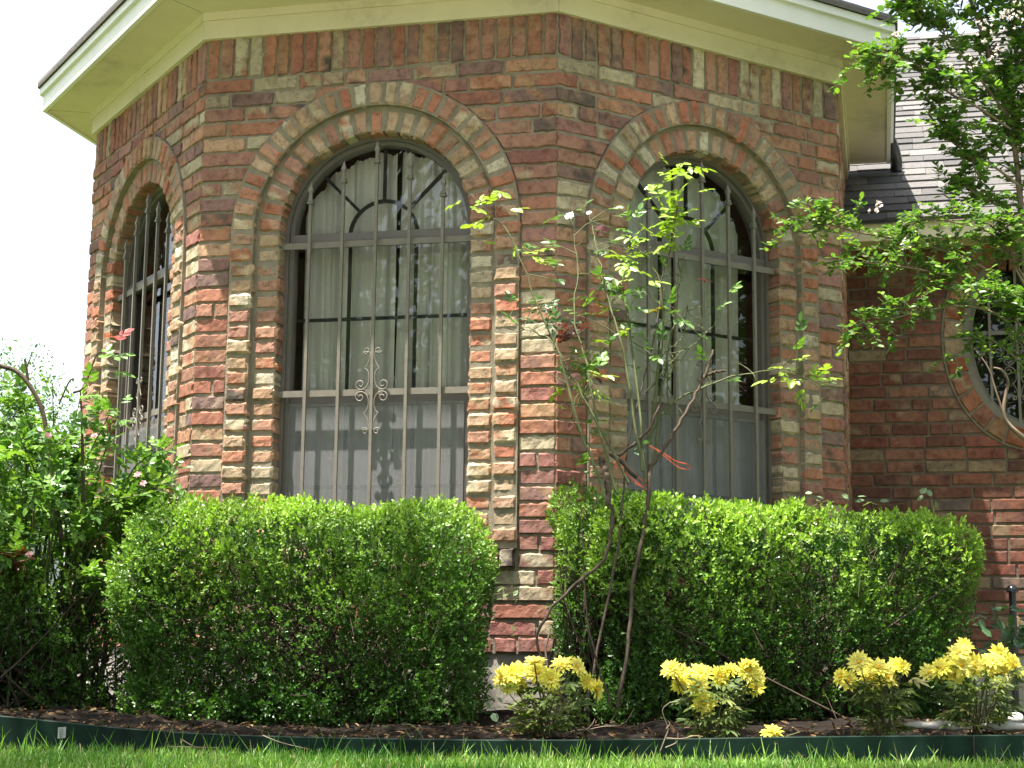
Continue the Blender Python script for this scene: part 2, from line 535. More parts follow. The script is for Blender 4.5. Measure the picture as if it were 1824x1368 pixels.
J = .0115     # joint
def field(mb, fc, s0, s1, z0, nrow, ch, pal, rnd, lim=None, rough=1.0, L=.205, off=0.0):
    """running-bond courses; lim(z) -> list of excluded (a, b) spans at height z"""
    for i in range(nrow):
        za, zb = z0 + i * ch + J / 2, z0 + (i + 1) * ch - J / 2
        segs = [((s0, s0), (s1, s1))]
        if lim:
            ea, eb = lim(za), lim(zb)
            em = lim((za + zb) / 2)
            if em:
                e0 = ea[0] if ea else em[0]; e1 = eb[0] if eb else (em[0][0] + .5 * (em[0][1] - em[0][0]),) * 2
                if not eb: e1 = em[0]
                segs = [((s0, s0), (e0[0], e1[0])), ((e0[1], e1[1]), (s1, s1))]
            elif ea and not em:
                segs = [((s0, s0), (s1, s1))]
        for (la, lb), (ra, rb) in segs:
            w = (ra + rb - la - lb) / 2
            if w < .02: continue
            cuts = []
            if w < .26:
                if w > .12 and rnd.random() < .12: cuts = [w * rnd.uniform(.42, .6)]
            else:
                x = L * (.5 if i % 2 else 1.0) + rnd.uniform(-.02, .02)
                while x < w - .06:
                    cuts.append(x); x += L * rnd.choice((1, 1, 1, 1, .52)) + rnd.uniform(-.012, .012)
            xs = [0] + cuts + [w]
            base = max(la, lb) if (la != lb) else la
            for j in range(len(xs) - 1):
                a0 = la if j == 0 else (la + lb) / 2 + xs[j] + J / 2
                a1 = lb if j == 0 else (la + lb) / 2 + xs[j] + J / 2
                b0 = ra if j == len(xs) - 2 else (la + lb) / 2 + xs[j + 1] - J / 2
                b1 = rb if j == len(xs) - 2 else (la + lb) / 2 + xs[j + 1] - J / 2
                if min(b0 - a0, b1 - a1) < .008: 
                    if max(b0 - a0, b1 - a1) < .03: continue
                    a0 = min(a0, b0 - .006); a1 = min(a1, b1 - .006)
                c, c2 = pick(pal, rnd)
                dz = rnd.uniform(-.0018, .0018); ti = rnd.uniform(-.002, .002)
                add_brick(mb, fc, [(a0, za + dz), (b0, za + dz + ti), (b1, zb + dz + ti), (a1, zb + dz)],
                          off + rnd.uniform(-.004, .004) * rough, .05, c, c2, rough)

def soldiers(mb, fc, s0, s1, z0, z1, pal, rnd, rough=1.0):
    x = s0
    while x < s1 - .02:
        w = .0665 + rnd.uniform(-.006, .006)
        b = min(x + w, s1)
        if s1 - b < .025: b = s1
        t = rnd.uniform(-.003, .003)
        c, c2 = pick(pal, rnd)
        za = z0 + J / 2 + rnd.uniform(-.004, .004)
        add_brick(mb, fc, [(x + J / 2, za), (b - J / 2, za), (b - J / 2 + t, z1 + .01), (x + J / 2 + t, z1 + .01)], rnd.uniform(-.004, .004), .05, c, c2, rough)
        x = b

def arch_path(r, sill=SILL, n=40, cx=CX, spr=SPR):
    a = np.linspace(np.pi, 0, n + 1)
    pts = [(cx - r, sill)] + [(cx + r * math.cos(t), spr + r * math.sin(t)) for t in a] + [(cx + r, sill)]
    return pts

def band(mb, fc, r0, r1, front, back, mat, sill=SILL, col=None, path=arch_path, close_back=False):
    """solid arched band between radii r0 < r1, from off=back to off=front"""
    a, b = path(r0, sill), path(r1, sill)
    n = len(a)
    vs = []
    for i in range(n):
        vs += [fc.p(*a[i], front), fc.p(*b[i], front), fc.p(*b[i], back), fc.p(*a[i], back)]
    fs = []
    for i in range(n - 1):
        k, m = 4 * i, 4 * i + 4
        for e in range(4):
            e2 = (e + 1) % 4
            fs.append((k + e, m + e, m + e2, k + e2))
    fs += [(0, 1, 2, 3), tuple(4 * (n - 1) + q for q in (3, 2, 1, 0))]
    mb.add(vs, fs, mat, col)

def arched_sheet(mb, fc, r, z0, off, mat, spr=SPR, cx=CX, ztop=None):
    if ztop is None:
        pts = arch_path(r, z0)
    else:
        pts = [(cx - r, z0), (cx - r, ztop), (cx + r, ztop), (cx + r, z0)]
    mb.add([fc.p(s, z, off) for s, z in pts], [tuple(range(len(pts)))[::-1]], mat)

def window_lim(z):
    R2 = R_OUT + .008
    if z < SILL - .07: return []
    if z <= SPR: return [(CX - R2, CX + R2)]
    if z < SPR + R2:
        w = math.sqrt(max(0, R2 * R2 - (z - SPR) ** 2)); return [(CX - w, CX + w)]
    return []

house = tag(empty("brick_house", BC * V3(1, 1, 0) + V3(-.6, 1.9, 0)),
            "tan and red tumbled brick house with an octagonal bay of three arched windows", "house")

def bay_wall(fc, seed, window=True, width=SIDE):
    rnd = random.Random(seed)
    mb = MB()
    # mortar backing
    if window:
        R2 = R_OUT - .01
        ap = [(CX - R2, SILL - .075)] + arch_path(R2, SILL)[1:-1] + [(CX + R2, SILL - .075)]
        off = -.0075
        half = len(ap) // 2
        outer = []
        for s, z in ap:
            outer.append(None)
        vs, fs = [], []
        # left strip, right strip, top fan strips, bottom strip
        def quad(*pts): 
            k = len(vs); vs.extend(fc.p(s, z, off) for s, z in pts); fs.append(tuple(range(k, k + len(pts))))
        quad((0, Z0), (width, Z0), (width, SILL - .075), (0, SILL - .075))
        quad((0, SILL - .075), (CX - R2, SILL - .075), (CX - R2, SPR), (0, SPR))
        quad((CX + R2, SILL - .075), (width, SILL - .075), (width, SPR), (CX + R2, SPR))
        arc = ap[1:-1]
        for i in range(len(arc) - 1):
            (sa, za), (sb, zb) = arc[i], arc[i + 1]
            quad((sa, za), (sb, zb), (sb, ZSOF + .004), (sa, ZSOF + .004))
        quad((0, SPR), (CX - R2, SPR), (CX - R2, ZSOF + .004), (0, ZSOF + .004))
        quad((CX + R2, SPR), (width, SPR), (width, ZSOF + .004), (CX + R2, ZSOF + .004))
        mb.add(vs, fs, 1)
    else:
        mb.add([fc.p(0, Z0, -.008), fc.p(width, Z0, -.008), fc.p(width, ZTOP + .05, -.01), fc.p(0, ZTOP + .05, -.01)], [(0, 1, 2, 3)], 1)
    field(mb, fc, .003, width - .003, Z0, 37, CH, PAL_FIELD, rnd, window_lim if window else None)
    soldiers(mb, fc, .002, width - .002, ZSOLD, ZTOP, PAL_FIELD, rnd)
    if window:   # rowlock sill
        n = 19
        for i in range(n):
            a = CX - R_OUT + i * 2 * R_OUT / n
            c, c2 = pick(PAL_HEAD, rnd)
            add_brick(mb, fc, [(a + J / 2, SILL - .075), (a + 2 * R_OUT / n - J / 2, SILL - .075), (a + 2 * R_OUT / n - J / 2, SILL - .004), (a + J / 2, SILL - .004)], .03, .14, c, c2)
    o = mb.build("bay_wall", [M['brick'], M['mortar']], house)
    if not window: return
    ab = MB()
    band(ab, fc, R_MID2 - .002, R_OUT + .004, .0115, -.06, 1)
    band(ab, fc, R_IN + .004, R_MID2 - .002, -.0165, -.125, 1)
    for (ra, rb, off, dep, n) in ((R_IN, R_MID, -.010, .105, 21), (R_MID2, R_OUT, .018, .07, 27)):
        for i in range(n):
            t0 = math.pi - (i + .5) * math.pi / n
            dth = math.pi / n
            jr = 1.3 * J / ((ra + rb))
            ta, tb = t0 + dth / 2 - jr, t0 - dth / 2 + jr
            ja = rnd.uniform(-.004, .004)
            pts = [(CX + ra * math.cos(ta), SPR + ra * math.sin(ta)), (CX + ra * math.cos(tb), SPR + ra * math.sin(tb)),
                   (CX + (rb + ja) * math.cos(tb), SPR + (rb + ja) * math.sin(tb)), (CX + (rb + ja) * math.cos(ta), SPR + (rb + ja) * math.sin(ta))]
            c, c2 = pick(PAL_HEAD, rnd)
            add_brick(ab, fc, pts, off + rnd.uniform(-.005, .005), dep, c, c2, 1.3, .0085)
        nj = int(round((SPR - SILL) / CH))
        for i in range(nj):
            za, zb = SPR - (i + 1) * CH + J / 2, SPR - i * CH - J / 2
            for sg in (-1, 1):
                j1, j2, dz = rnd.uniform(-.004, .003), rnd.uniform(-.004, .004), rnd.uniform(-.003, .003)
                a, b = sorted((CX + sg * (ra + (j1 if ra > R_MID else 0)), CX + sg * (rb + j2)))
                c, c2 = pick(PAL_HEAD, rnd)
                add_brick(ab, fc, [(a, za + dz), (b, za + dz), (b, zb + dz), (a, zb + dz)], off + rnd.uniform(-.006, .006), dep, c, c2, 1.3, .0085)
    ab.build("window_arch", [M['brick'], M['mortar']], house)

bay_wall(FA, 21); bay_wall(FB, 22); bay_wall(FC, 23)
bay_wall(FD, 24, False, DEPTH_D); bay_wall(FH, 25, False, DEPTH_D)

# ---- windows
def make_window(fc, lower_screen=True):
    mb = MB()
    band(mb, fc, R_IN - .016, R_IN + .012, -.085, -.16, 0)
    band(mb, fc, R_IN - .034, R_IN - .016, -.103, -.16, 0)
    mb.box(fc.p(CX - R_IN + .02, 2.118, -.16), fc.d * 2 * (R_IN - .02), fc.n * .068, V3(0, 0, .034))
    mb.box(fc.p(CX - R_IN, SILL - .002, -.16), fc.d * 2 * R_IN, fc.n * .07, V3(0, 0, .03))
    w = mb.build("window", M['frame'], house)
    rl = MB()
    rl.box(fc.p(CX - R_IN + .034, 1.388, -.155), fc.d * 2 * (R_IN - .034), fc.n * .036, V3(0, 0, .042))
    for sg in (-1, 1):
        a = CX + sg * (R_IN - .045) - .012
        rl.box(fc.p(a, SILL + .028, -.15), fc.d * .024, fc.n * .022, V3(0, 0, 1.388 - SILL - .028))
    rl.build("sash_rail", M['frame'], w)
    g = MB()
    arched_sheet(g, fc, R_IN - .03, 1.43, -.135, 0)
    g.build("glass_pane", M['glass'], w)
    g = MB()
    arched_sheet(g, fc, R_IN - .03, SILL + .02, -.148, 0, ztop=1.40)
    g.build("glass_pane", M['glass'], w)
    if lower_screen:
        g = MB(); arched_sheet(g, fc, R_IN - .036, SILL + .02, -.090, 0, ztop=1.395); g.build("insect_screen", M['screen'], w)
    mu = MB(); o = -.152
    def flat(a, b, wd=.015):
        mu.bar(fc.p(*a, o), fc.p(*b, o), wd, .012, up=fc.n)
    for s in (-.152, .152):
        flat((CX + s, SILL + .03), (CX + s, 1.388), .014); flat((CX + s, 1.432), (CX + s, 2.118), .014)
    for z in (1.036, 1.777):
        o = -.154
        flat((CX - R_IN + .04, z), (CX + R_IN - .04, z), .014)
    o = -.152
    ang = np.linspace(0, np.pi, 17)
    for i in range(16):
        flat((CX + .155 * math.cos(ang[i]), 2.15 + .155 * math.sin(ang[i])), (CX + .155 * math.cos(ang[i + 1]), 2.15 + .155 * math.sin(ang[i + 1])), .015)
    o = -.154
    for t in (45, 90, 135):
        c, s = math.cos(R(t)), math.sin(R(t))
        flat((CX + .15 * c, 2.15 + .15 * s), (CX + .402 * c, 2.15 + .402 * s), .014)
    mu.build("muntin_grid", M['muntin'], w)
    ln = MB()      # maroon reveal inside the room
    band(ln, fc, R_IN + .01, R_IN + .03, -.162, -.42, 0)
    arched_sheet(ln, fc, R_IN + .02, SILL - .1, -.418, 1)  # dark sheet added to stand in for the unlit room
    ln.build("reveal_dark_back", [M['lining'], M['dark']], w)
    return w

def scroll_pts(side):
    K = .00079
    def spiral(cx, cy, r0, r1, a0, turns, n=18):
        return [(cx + (r0 + (r1 - r0) * t) * math.cos(a0 + turns * 2 * math.pi * t), cy + (r0 + (r1 - r0) * t) * math.sin(a0 + turns * 2 * math.pi * t)) for t in np.linspace(0, 1, n)]
    s1 = spiral(634, 494, 6, 21, math.pi * .6, 1.2)[:-1] + [(655, 505), (656, 525), (652, 550), (640, 575), (630, 590)]
    s2 = [(626, 592), (641, 604), (651, 628), (652, 660), (643, 688), (628, 704)] + spiral(604, 681, 30, 7, math.pi * .42, 1.25)
    out = []
    for s in (s1, s2):
        out.append(s); out.append([(x, 2 * 716 - y) for x, y in s])
    res = []
    for s in out:
        res.append([(-side * (668 - x) * K, (722 - y) * K) for x, y in s])
    return res

def make_grille(fc):
    mb = MB(); OFF = -.045
    g = None
    for z in (1.432, 2.09):
        mb = MB()
        mb.box(fc.p(CX - .452, z - .014, OFF - .012), fc.d * .904, fc.n * .012, V3(0, 0, .028))
        for sg in (-1, 1):
            mb.box(fc.p(CX + sg * .447 - .012, z - .018, OFF - .001), fc.d * .024, fc.n * .008, V3(0, 0, .036))
        if g is None: g = mb.build("window_grille", M['iron'], house)
        else: mb.build("cross_rail", M['iron'], g)
    for s, zt in ((-.302, 2.380), (-.152, 2.468), (0, 2.549), (.152, 2.468), (.302, 2.382)):
        b = MB(); w = .0135
        b.box(fc.p(CX + s - w / 2, SILL + .01, OFF + .001), fc.d * w, fc.n * w, V3(0, 0, zt - .06 - SILL - .01))
        cz = zt - .105
        for dz, e in ((0, .006), (.012, .004)):
            b.box(fc.p(CX + s - w / 2 - e, cz + dz, OFF + .001 - e), fc.d * (w + 2 * e), fc.n * (w + 2 * e), V3(0, 0, .009))
        # spear point
        m = OFF + .001 + w / 2
        ring = lambda z, h: [fc.p(CX + s - h, z, m - h), fc.p(CX + s + h, z, m - h), fc.p(CX + s + h, z, m + h), fc.p(CX + s - h, z, m + h)]
        vs = ring(zt - .062, .0055) + ring(zt - .045, .0105) + [fc.p(CX + s, zt, m)]
        fs = [(i, (i + 1) % 4, 4 + (i + 1) % 4, 4 + i) for i in range(4)] + [(4 + i, 4 + (i + 1) % 4, 8) for i in range(4)] + [(3, 2, 1, 0)]
        b.add(vs, fs)
        b.build("spear_bar", M['iron'], g)
    for side in (-1, 1):
        t = MB()
        for s in scroll_pts(side):
            t.tube(bez([fc.p(CX + a, 1.432 + z, OFF + .010) for a, z in s], 50), .0029, 5)
        t.build("scroll", M['iron'], g, True)

for fc in (FA, FB, FC):
    make_window(fc)
    make_grille(fc)

# ---- eaves, soffit, fascia, frieze, bay roof
OV = .262
ORDER = [('leftback', FH.o), ('left', A0), ('front', AB), ('right', BC), ('rightback', CD)]
facets = [FH, FA, FB, FC, FD]
lens_ = [DEPTH_D, SIDE, SIDE, SIDE, DEPTH_D]
def offset_corner(i, off):
    """corner between facet i-1 and i pushed outward by off"""
    if i == 0: return FH.o + FH.n * off
    if i == 5: return FD.o + FD.d * DEPTH_D + FD.n * off
    n = norm(facets[i - 1].n + facets[i].n)
    return facets[i].o + n * off / math.cos(R(22.5))
zz = lambda p, z: V3(p[0], p[1], z)
so, fa, fr, seam = MB(), MB(), MB(), MB()
for i in range(5):
    a, b = offset_corner(i, -.02), offset_corner(i + 1, -.02)
    A_, B_ = offset_corner(i, OV - .004), offset_corner(i + 1, OV - .004)
    g = .0018
    d = facets[i].d * g
    so.add([zz(a + d, ZSOF), zz(b - d, ZSOF), zz(B_ - d, ZSOF), zz(A_ + d, ZSOF)], [(3, 2, 1, 0)])
    # frieze board with a small lip
    for (o0, o1, z0, z1) in ((-.03, .020, ZTOP, ZTOP + .090), (-.03, .030, ZTOP + .085, ZSOF + .012)):
        p = [offset_corner(i, o1), offset_corner(i + 1, o1), offset_corner(i + 1, o0), offset_corner(i, o0)]
        p = [p[0] + d * .6, p[1] - d * .6, p[2] - d * .6, p[3] + d * .6]
        vs = [zz(q, z0) for q in p] + [zz(q, z1) for q in p]
        fr.add(vs, [(3, 2, 1, 0), (4, 5, 6, 7), (0, 1, 5, 4), (1, 2, 6, 5), (3, 0, 4, 7), (2, 3, 7, 6)])
    for (o0, o1, z0, z1) in ((OV - .022, OV, ZSOF - .008, ZSOF + .080), (OV - .02, OV + .018, ZSOF + .080, ZSOF + .118)):
        p = [offset_corner(i, o1), offset_corner(i + 1, o1), offset_corner(i + 1, o0), offset_corner(i, o0)]
        vs = [zz(q, z0) for q in p] + [zz(q, z1) for q in p]
        fa.add(vs, [(3, 2, 1, 0), (4, 5, 6, 7), (0, 1, 5, 4), (2, 3, 7, 6)] + ([(3, 0, 4, 7)] if i == 0 else []) + ([(1, 2, 6, 5)] if i == 4 else []))
    p = [offset_corner(i, .0), offset_corner(i + 1, .0), offset_corner(i + 1, OV - .02), offset_corner(i, OV - .02)]
    seam.add([zz(q, ZSOF + .006) for q in p], [(3, 2, 1, 0)])
so.build("soffit", M['cream'], house)
fr.build("frieze_board", M['cream'], house)
fa.build("fascia", M['white'], house)
seam.build("soffit_backing", M['seam'], house)

cl = MB()
for h in (.020, .045):
    cl.add([zz(offset_corner(i, OV - .012), ZSOF + h) for i in range(6)], [tuple(range(6))])  # hidden sheets added under the roof to block sun leaks
cl.build("leak_block", M['cream'], house)
CEN = (offset_corner(1, 0) + offset_corner(4, 0)) / 2 + facets[2].n * -.1
rf = MB(); rnd = random.Random(4)
ZE = ZSOF + .120
APEX = zz(CEN - FB.n * .9, ZE + .50)
def shingle_col(r, dark=1.0):
    b = r.choice(((.17, .163, .158), (.20, .19, .185), (.145, .14, .137), (.19, .18, .17), (.23, .22, .21)))
    return np.array(b) * r.uniform(.85, 1.15) * dark
nrows = 14
for i in range(5):
    A_, B_ = zz(offset_corner(i, OV + .03), ZE), zz(offset_corner(i + 1, OV + .03), ZE)
    rf.add([A_, B_, APEX, A_ + V3(0, 0, .02), B_ + V3(0, 0, .02), APEX + V3(0, 0, .02)], [(2, 1, 0), (0, 1, 4, 3), (3, 4, 5)], 0, (.12, .11, .10))
    for r_ in range(nrows):
        t0, t1 = r_ / nrows, (r_ + 1.0) / nrows
        a0, b0 = A_ + (APEX - A_) * t0, B_ + (APEX - B_) * t0
        a1, b1 = A_ + (APEX - A_) * t1, B_ + (APEX - B_) * t1
        w0 = np.linalg.norm(b0 - a0); nt_ = max(1, int(w0 / .24))
        cuts = [0] + sorted(min(1, max(0, (k + .5 * (r_ % 2) + rnd.uniform(-.12, .12)) / nt_)) for k in range(1, nt_ + 0)) + [1]
        for k in range(len(cuts) - 1):
            u, v = cuts[k], cuts[k + 1]
            h0, h1 = .032 + rnd.uniform(0, .004), .024
            q = [a0 + (b0 - a0) * u, a0 + (b0 - a0) * v, a1 + (b1 - a1) * v, a1 + (b1 - a1) * u]
            vs = [q[0] + V3(0, 0, h0), q[1] + V3(0, 0, h0), q[2] + V3(0, 0, h1), q[3] + V3(0, 0, h1), q[0] + V3(0, 0, .018), q[1] + V3(0, 0, .018)]
            rf.add(vs, [(0, 1, 2, 3), (4, 5, 1, 0)], 0, shingle_col(rnd))
# closing slab back to the main roof
p4, p5 = zz(offset_corner(0, OV), ZE + .01), zz(offset_corner(5, OV), ZE + .01)
rf.add([p4, p5, APEX + V3(0, 0, .015)], [(0, 1, 2)], 0, (.15, .14, .13))
rf.build("bay_roof", M['shingle'], house)

# foundation slab edge
fd = MB()
pts = [offset_corner(i, -.012) for i in range(6)]
for i in range(5):
    fd.add([zz(pts[i], -.1), zz(pts[i + 1], -.1), zz(pts[i + 1], Z0 + .002), zz(pts[i], Z0 + .002)], [(0, 1, 2, 3)])
fd.add([FE.p(-.6, -.1, -.012), FE.p(4.2, -.1, -.012), FE.p(4.2, .342, -.012), FE.p(-.6, .342, -.012)], [(0, 1, 2, 3)])
fd.build("foundation", M['concrete'], house)

# ---- main house front wall with the oval window
OC, OA, OB = (.552, 2.03), .352, .505        # oval centre (s, z), half width, half height to brick edge
def oval_lim(z):
    a, b = OA + .115, OB + .115
    t = (z - OC[1]) / b
    if abs(t) >= 1: return []
    w = a * math.sqrt(1 - t * t)
    return [(OC[0] - w, OC[0] + w)]
EW0, EW1 = -.62, 4.2
EZ0, ENR = .342, 30
ESOLD = EZ0 + ENR * CH
ETOP = ESOLD + .185
def main_wall():
    rnd = random.Random(31)
    mb = MB()
    a, b = OA + .105, OB + .105
    th = np.linspace(0, 2 * np.pi, 49)
    el = [(OC[0] + a * math.cos(t), OC[1] + b * math.sin(t)) for t in th]
    vs, fs = [], []
    def quad(*pts):
        k = len(vs); vs.extend(FE.p(s, z, -.006) for s, z in pts); fs.append(tuple(range(k, k + len(pts))))
    quad((EW0, EZ0), (OC[0] - a, EZ0), (OC[0] - a, ETOP), (EW0, ETOP))
    quad((OC[0] + a, EZ0), (EW1, EZ0), (EW1, ETOP), (OC[0] + a, ETOP))
    for i in range(48):
        (sa, za), (sb, zb) = el[i], el[i + 1]
        if i < 24: quad((sb, zb), (sa, za), (sa, max(ETOP, za)), (sb, max(ETOP, zb)))
        else: quad((sa, EZ0), (sb, EZ0), (sb, zb), (sa, za))
    mb.add(vs, fs, 1)
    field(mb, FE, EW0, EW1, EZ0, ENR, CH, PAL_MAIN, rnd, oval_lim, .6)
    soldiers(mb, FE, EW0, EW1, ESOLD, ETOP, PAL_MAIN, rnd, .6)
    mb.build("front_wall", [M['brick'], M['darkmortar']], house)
    ab = MB()
    n = 30
    tt = np.linspace(0, 2 * np.pi, 721)
    pe = np.stack([(OA + .06) * np.cos(tt), (OB + .06) * np.sin(tt)], 1)
    L = np.concatenate([[0], np.cumsum(np.linalg.norm(np.diff(pe, axis=0), axis=1))])
    ts = np.interp(np.linspace(0, L[-1], n + 1), L, tt)
    def ep(t, k): return (OC[0] + (OA + k) * math.cos(t), OC[1] + (OB + k) * math.sin(t))
    for i in range(n):
        g = .006 / (OA + OB) * 2
        ta, tb = ts[i] + g, ts[i + 1] - g
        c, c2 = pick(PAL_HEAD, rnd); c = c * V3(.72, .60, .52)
        add_brick(ab, FE, [ep(tb, 0.002), ep(ta, 0.002), ep(ta, .10), ep(tb, .10)], .012 + rnd.uniform(-.003, .003), .10, c, c2, .8)
    vs, fs = [], []
    m = 60
    for k in range(m):
        t = 2 * np.pi * k / m
        vs += [FE.p(*ep(t, .006), .002), FE.p(*ep(t, .112), .002), FE.p(*ep(t, .112), -.05), FE.p(*ep(t, .006), -.12)]
    for k in range(m):
        q, r_ = 4 * k, 4 * ((k + 1) % m)
        for e in range(4):
            fs.append((q + e, q + (e + 1) % 4, r_ + (e + 1) % 4, r_ + e))
    ab.add(vs, fs, 1)
    ab.build("window_arch", [M['brick'], M['mortar']], house)
    # oval window
    def ring(mbx, k0, k1, f, bk, mat=0):
        vs, fs = [], []
        for k in range(m):
            t = 2 * np.pi * k / m
            vs += [FE.p(*ep(t, k0), f), FE.p(*ep(t, k1), f), FE.p(*ep(t, k1), bk), FE.p(*ep(t, k0), bk)]
        for k in range(m):
            q, r_ = 4 * k, 4 * ((k + 1) % m)
            for e in range(4):
                fs.append((q + e, q + (e + 1) % 4, r_ + (e + 1) % 4, r_ + e))
        mbx.add(vs, fs, mat)
    wf = MB(); ring(wf, -.032, .004, -.004, -.10); ring(wf, -.055, -.032, -.06, -.10)
    w = wf.build("window", M['iron'], house)
    g = MB(); g.add([FE.p(*ep(2 * np.pi * k / m, -.03), -.085) for k in range(m)], [tuple(range(m))]); g.build("glass_pane", M['glass'], w)
    mu = MB()
    for z in (OC[1] - .25, OC[1], OC[1] + .25):
        hw = (OA - .04) * math.sqrt(1 - ((z - OC[1]) / OB) ** 2)
        mu.bar(FE.p(OC[0] - hw, z, -.095), FE.p(OC[0] + hw, z, -.095), .012, .01, up=FE.n)
    mu.build("muntin_grid", M['muntin'], w)
    bk = MB(); bk.add([FE.p(OC[0] - .6, OC[1] - .8, -.3), FE.p(OC[0] + .6, OC[1] - .8, -.3), FE.p(OC[0] + .6, OC[1] + .8, -.3), FE.p(OC[0] - .6, OC[1] + .8, -.3)], [(0, 1, 2, 3)])  # dark sheet standing in for the unlit room behind the oval
    bk.build("reveal_dark_back", M['dark'], w)
    gr = MB(); gr.box(FE.p(OC[0] - OA + .01, OC[1] + .02, -.03), FE.d * 2 * (OA - .01), FE.n * .01, V3(0, 0, .02))
    go = gr.build("window_grille", M['iron'], house)
    for s in (-.21, -.07, .07, .21):
        h = (OB - .015) * math.sqrt(1 - (s / OA) ** 2)
        b = MB(); b.box(FE.p(OC[0] + s - .007, OC[1] - h, -.019), FE.d * .014, FE.n * .012, V3(0, 0, 2 * h)); b.build("bar", M['iron'], go)
    for side in (-1, 1):
        t = MB()
        for s in scroll_pts(side):
            t.tube(bez([FE.p(OC[0] - .07 + a, OC[1] - .16 + z, -.012) for a, z in s], 40), .0036, 4)
        t.build("scroll", M['iron'], go, True)
main_wall()

# ---- main roof
PIT = math.tan(R(33.7))
EOFF, EZR = .27, 2.640
mr = MB(); rnd = random.Random(8)
NROW, EXPO = 34, .128
cs, sn = math.cos(R(33.7)), math.sin(R(33.7))
def roofp(s, l, h): return FE.p(s, EZR + l * sn + h * cs, EOFF - l * cs + h * sn)
RS0, RS1 = -.42, 4.5
mr.add([roofp(RS0, -.02, -.012), roofp(RS1, -.02, -.012), roofp(RS1, NROW * EXPO, -.012), roofp(RS0, NROW * EXPO, -.012)], [(0, 1, 2, 3)], 0, (.1, .09, .08))
for r_ in range(NROW):
    x = RS0 - rnd.uniform(0, .25)
    while x < RS1:
        w = rnd.uniform(.14, .30)
        a, b = max(x, RS0), min(x + w, RS1)
        if b > a + .004:
            th = rnd.choice((.006, .010, .013)); l0 = r_ * EXPO - rnd.choice((0, 0, .006)); l1 = (r_ + 1) * EXPO + .01
            vs = [roofp(a, l0, th), roofp(b - .002, l0, th), roofp(b - .002, l1, .001), roofp(a, l1, .001), roofp(a, l0, -.01), roofp(b - .002, l0, -.01), roofp(a, l1, -.01), roofp(b - .002, l1, -.01)]
            mr.add(vs, [(0, 1, 2, 3), (4, 5, 1, 0), (4, 0, 3, 6), (1, 5, 7, 2)], 0, shingle_col(rnd, .56))
        x += w
ltop = NROW * EXPO
rl0, rl1 = roofp(RS0, ltop, 0), roofp(RS1, ltop, 0)
bk = -FE.n * (ltop * cs)
mr.add([rl0, rl1, rl1 + bk - V3(0, 0, ltop * sn), rl0 + bk - V3(0, 0, ltop * sn)], [(0, 1, 2, 3)], 0, (.16, .15, .14))
mr.add([roofp(RS0, 0, -.02), rl0, rl0 + bk - V3(0, 0, ltop * sn)], [(0, 1, 2)], 0, (.2, .18, .15))
mr.build("main_roof", M['shingle'], house)
ef = MB()
ef.box(FE.p(EW0 + .2, 2.53, EOFF - .03), FE.d * (EW1 - EW0), FE.n * .022, V3(0, 0, .092))
ef.build("fascia", M['cream'], house)
es = MB(); es.add([FE.p(EW0, 2.545, -.02), FE.p(EW1, 2.545, -.02), FE.p(EW1, 2.545, EOFF - .02), FE.p(EW0, 2.545, EOFF - .02)], [(3, 2, 1, 0)])
es.build("soffit", M['cream'], house)
# house body closing walls
hb = MB()
p0, p1 = FE.p(-2.9 - .62 + .5, 0, -.03), FE.p(EW1, 0, -.03)
pa, pb = FH.o, FE.p(EW1, 0, 0)
back = -FE.n * 6.0
c0, c1, c2, c3 = FH.o + V3(0, 0, 0), FE.p(EW1, 0, 0), FE.p(EW1, 0, 0) + back, FH.o + back
for a, b in ((c1, c2), (c2, c3), (c3, c0)):
    hb.add([zz(a, -.1), zz(b, -.1), zz(b, 2.6), zz(a, 2.6)], [(0, 1, 2, 3)], 0, (.35, .17, .12))
hb.build("rear_wall", M['brick'], house)
# dark lead lump where the bay eave dies into the main roof
fl = MB()
e5 = offset_corner(5, OV)
fl.tube(bez([zz(offset_corner(5, OV + .012) - FD.d * .12, ZSOF + .13), zz(offset_corner(5, OV + .030) - FD.d * .06, ZSOF + .02), zz(offset_corner(5, OV + .032) - FD.d * .02, ZSOF - .06), zz(offset_corner(5, OV + .01), ZSOF - .115)], 10), [.012, .022, .03, .034, .036, .036, .034, .030, .022, .008], 8)
fl.build("roof_flashing", M['blackmetal'], house, True)

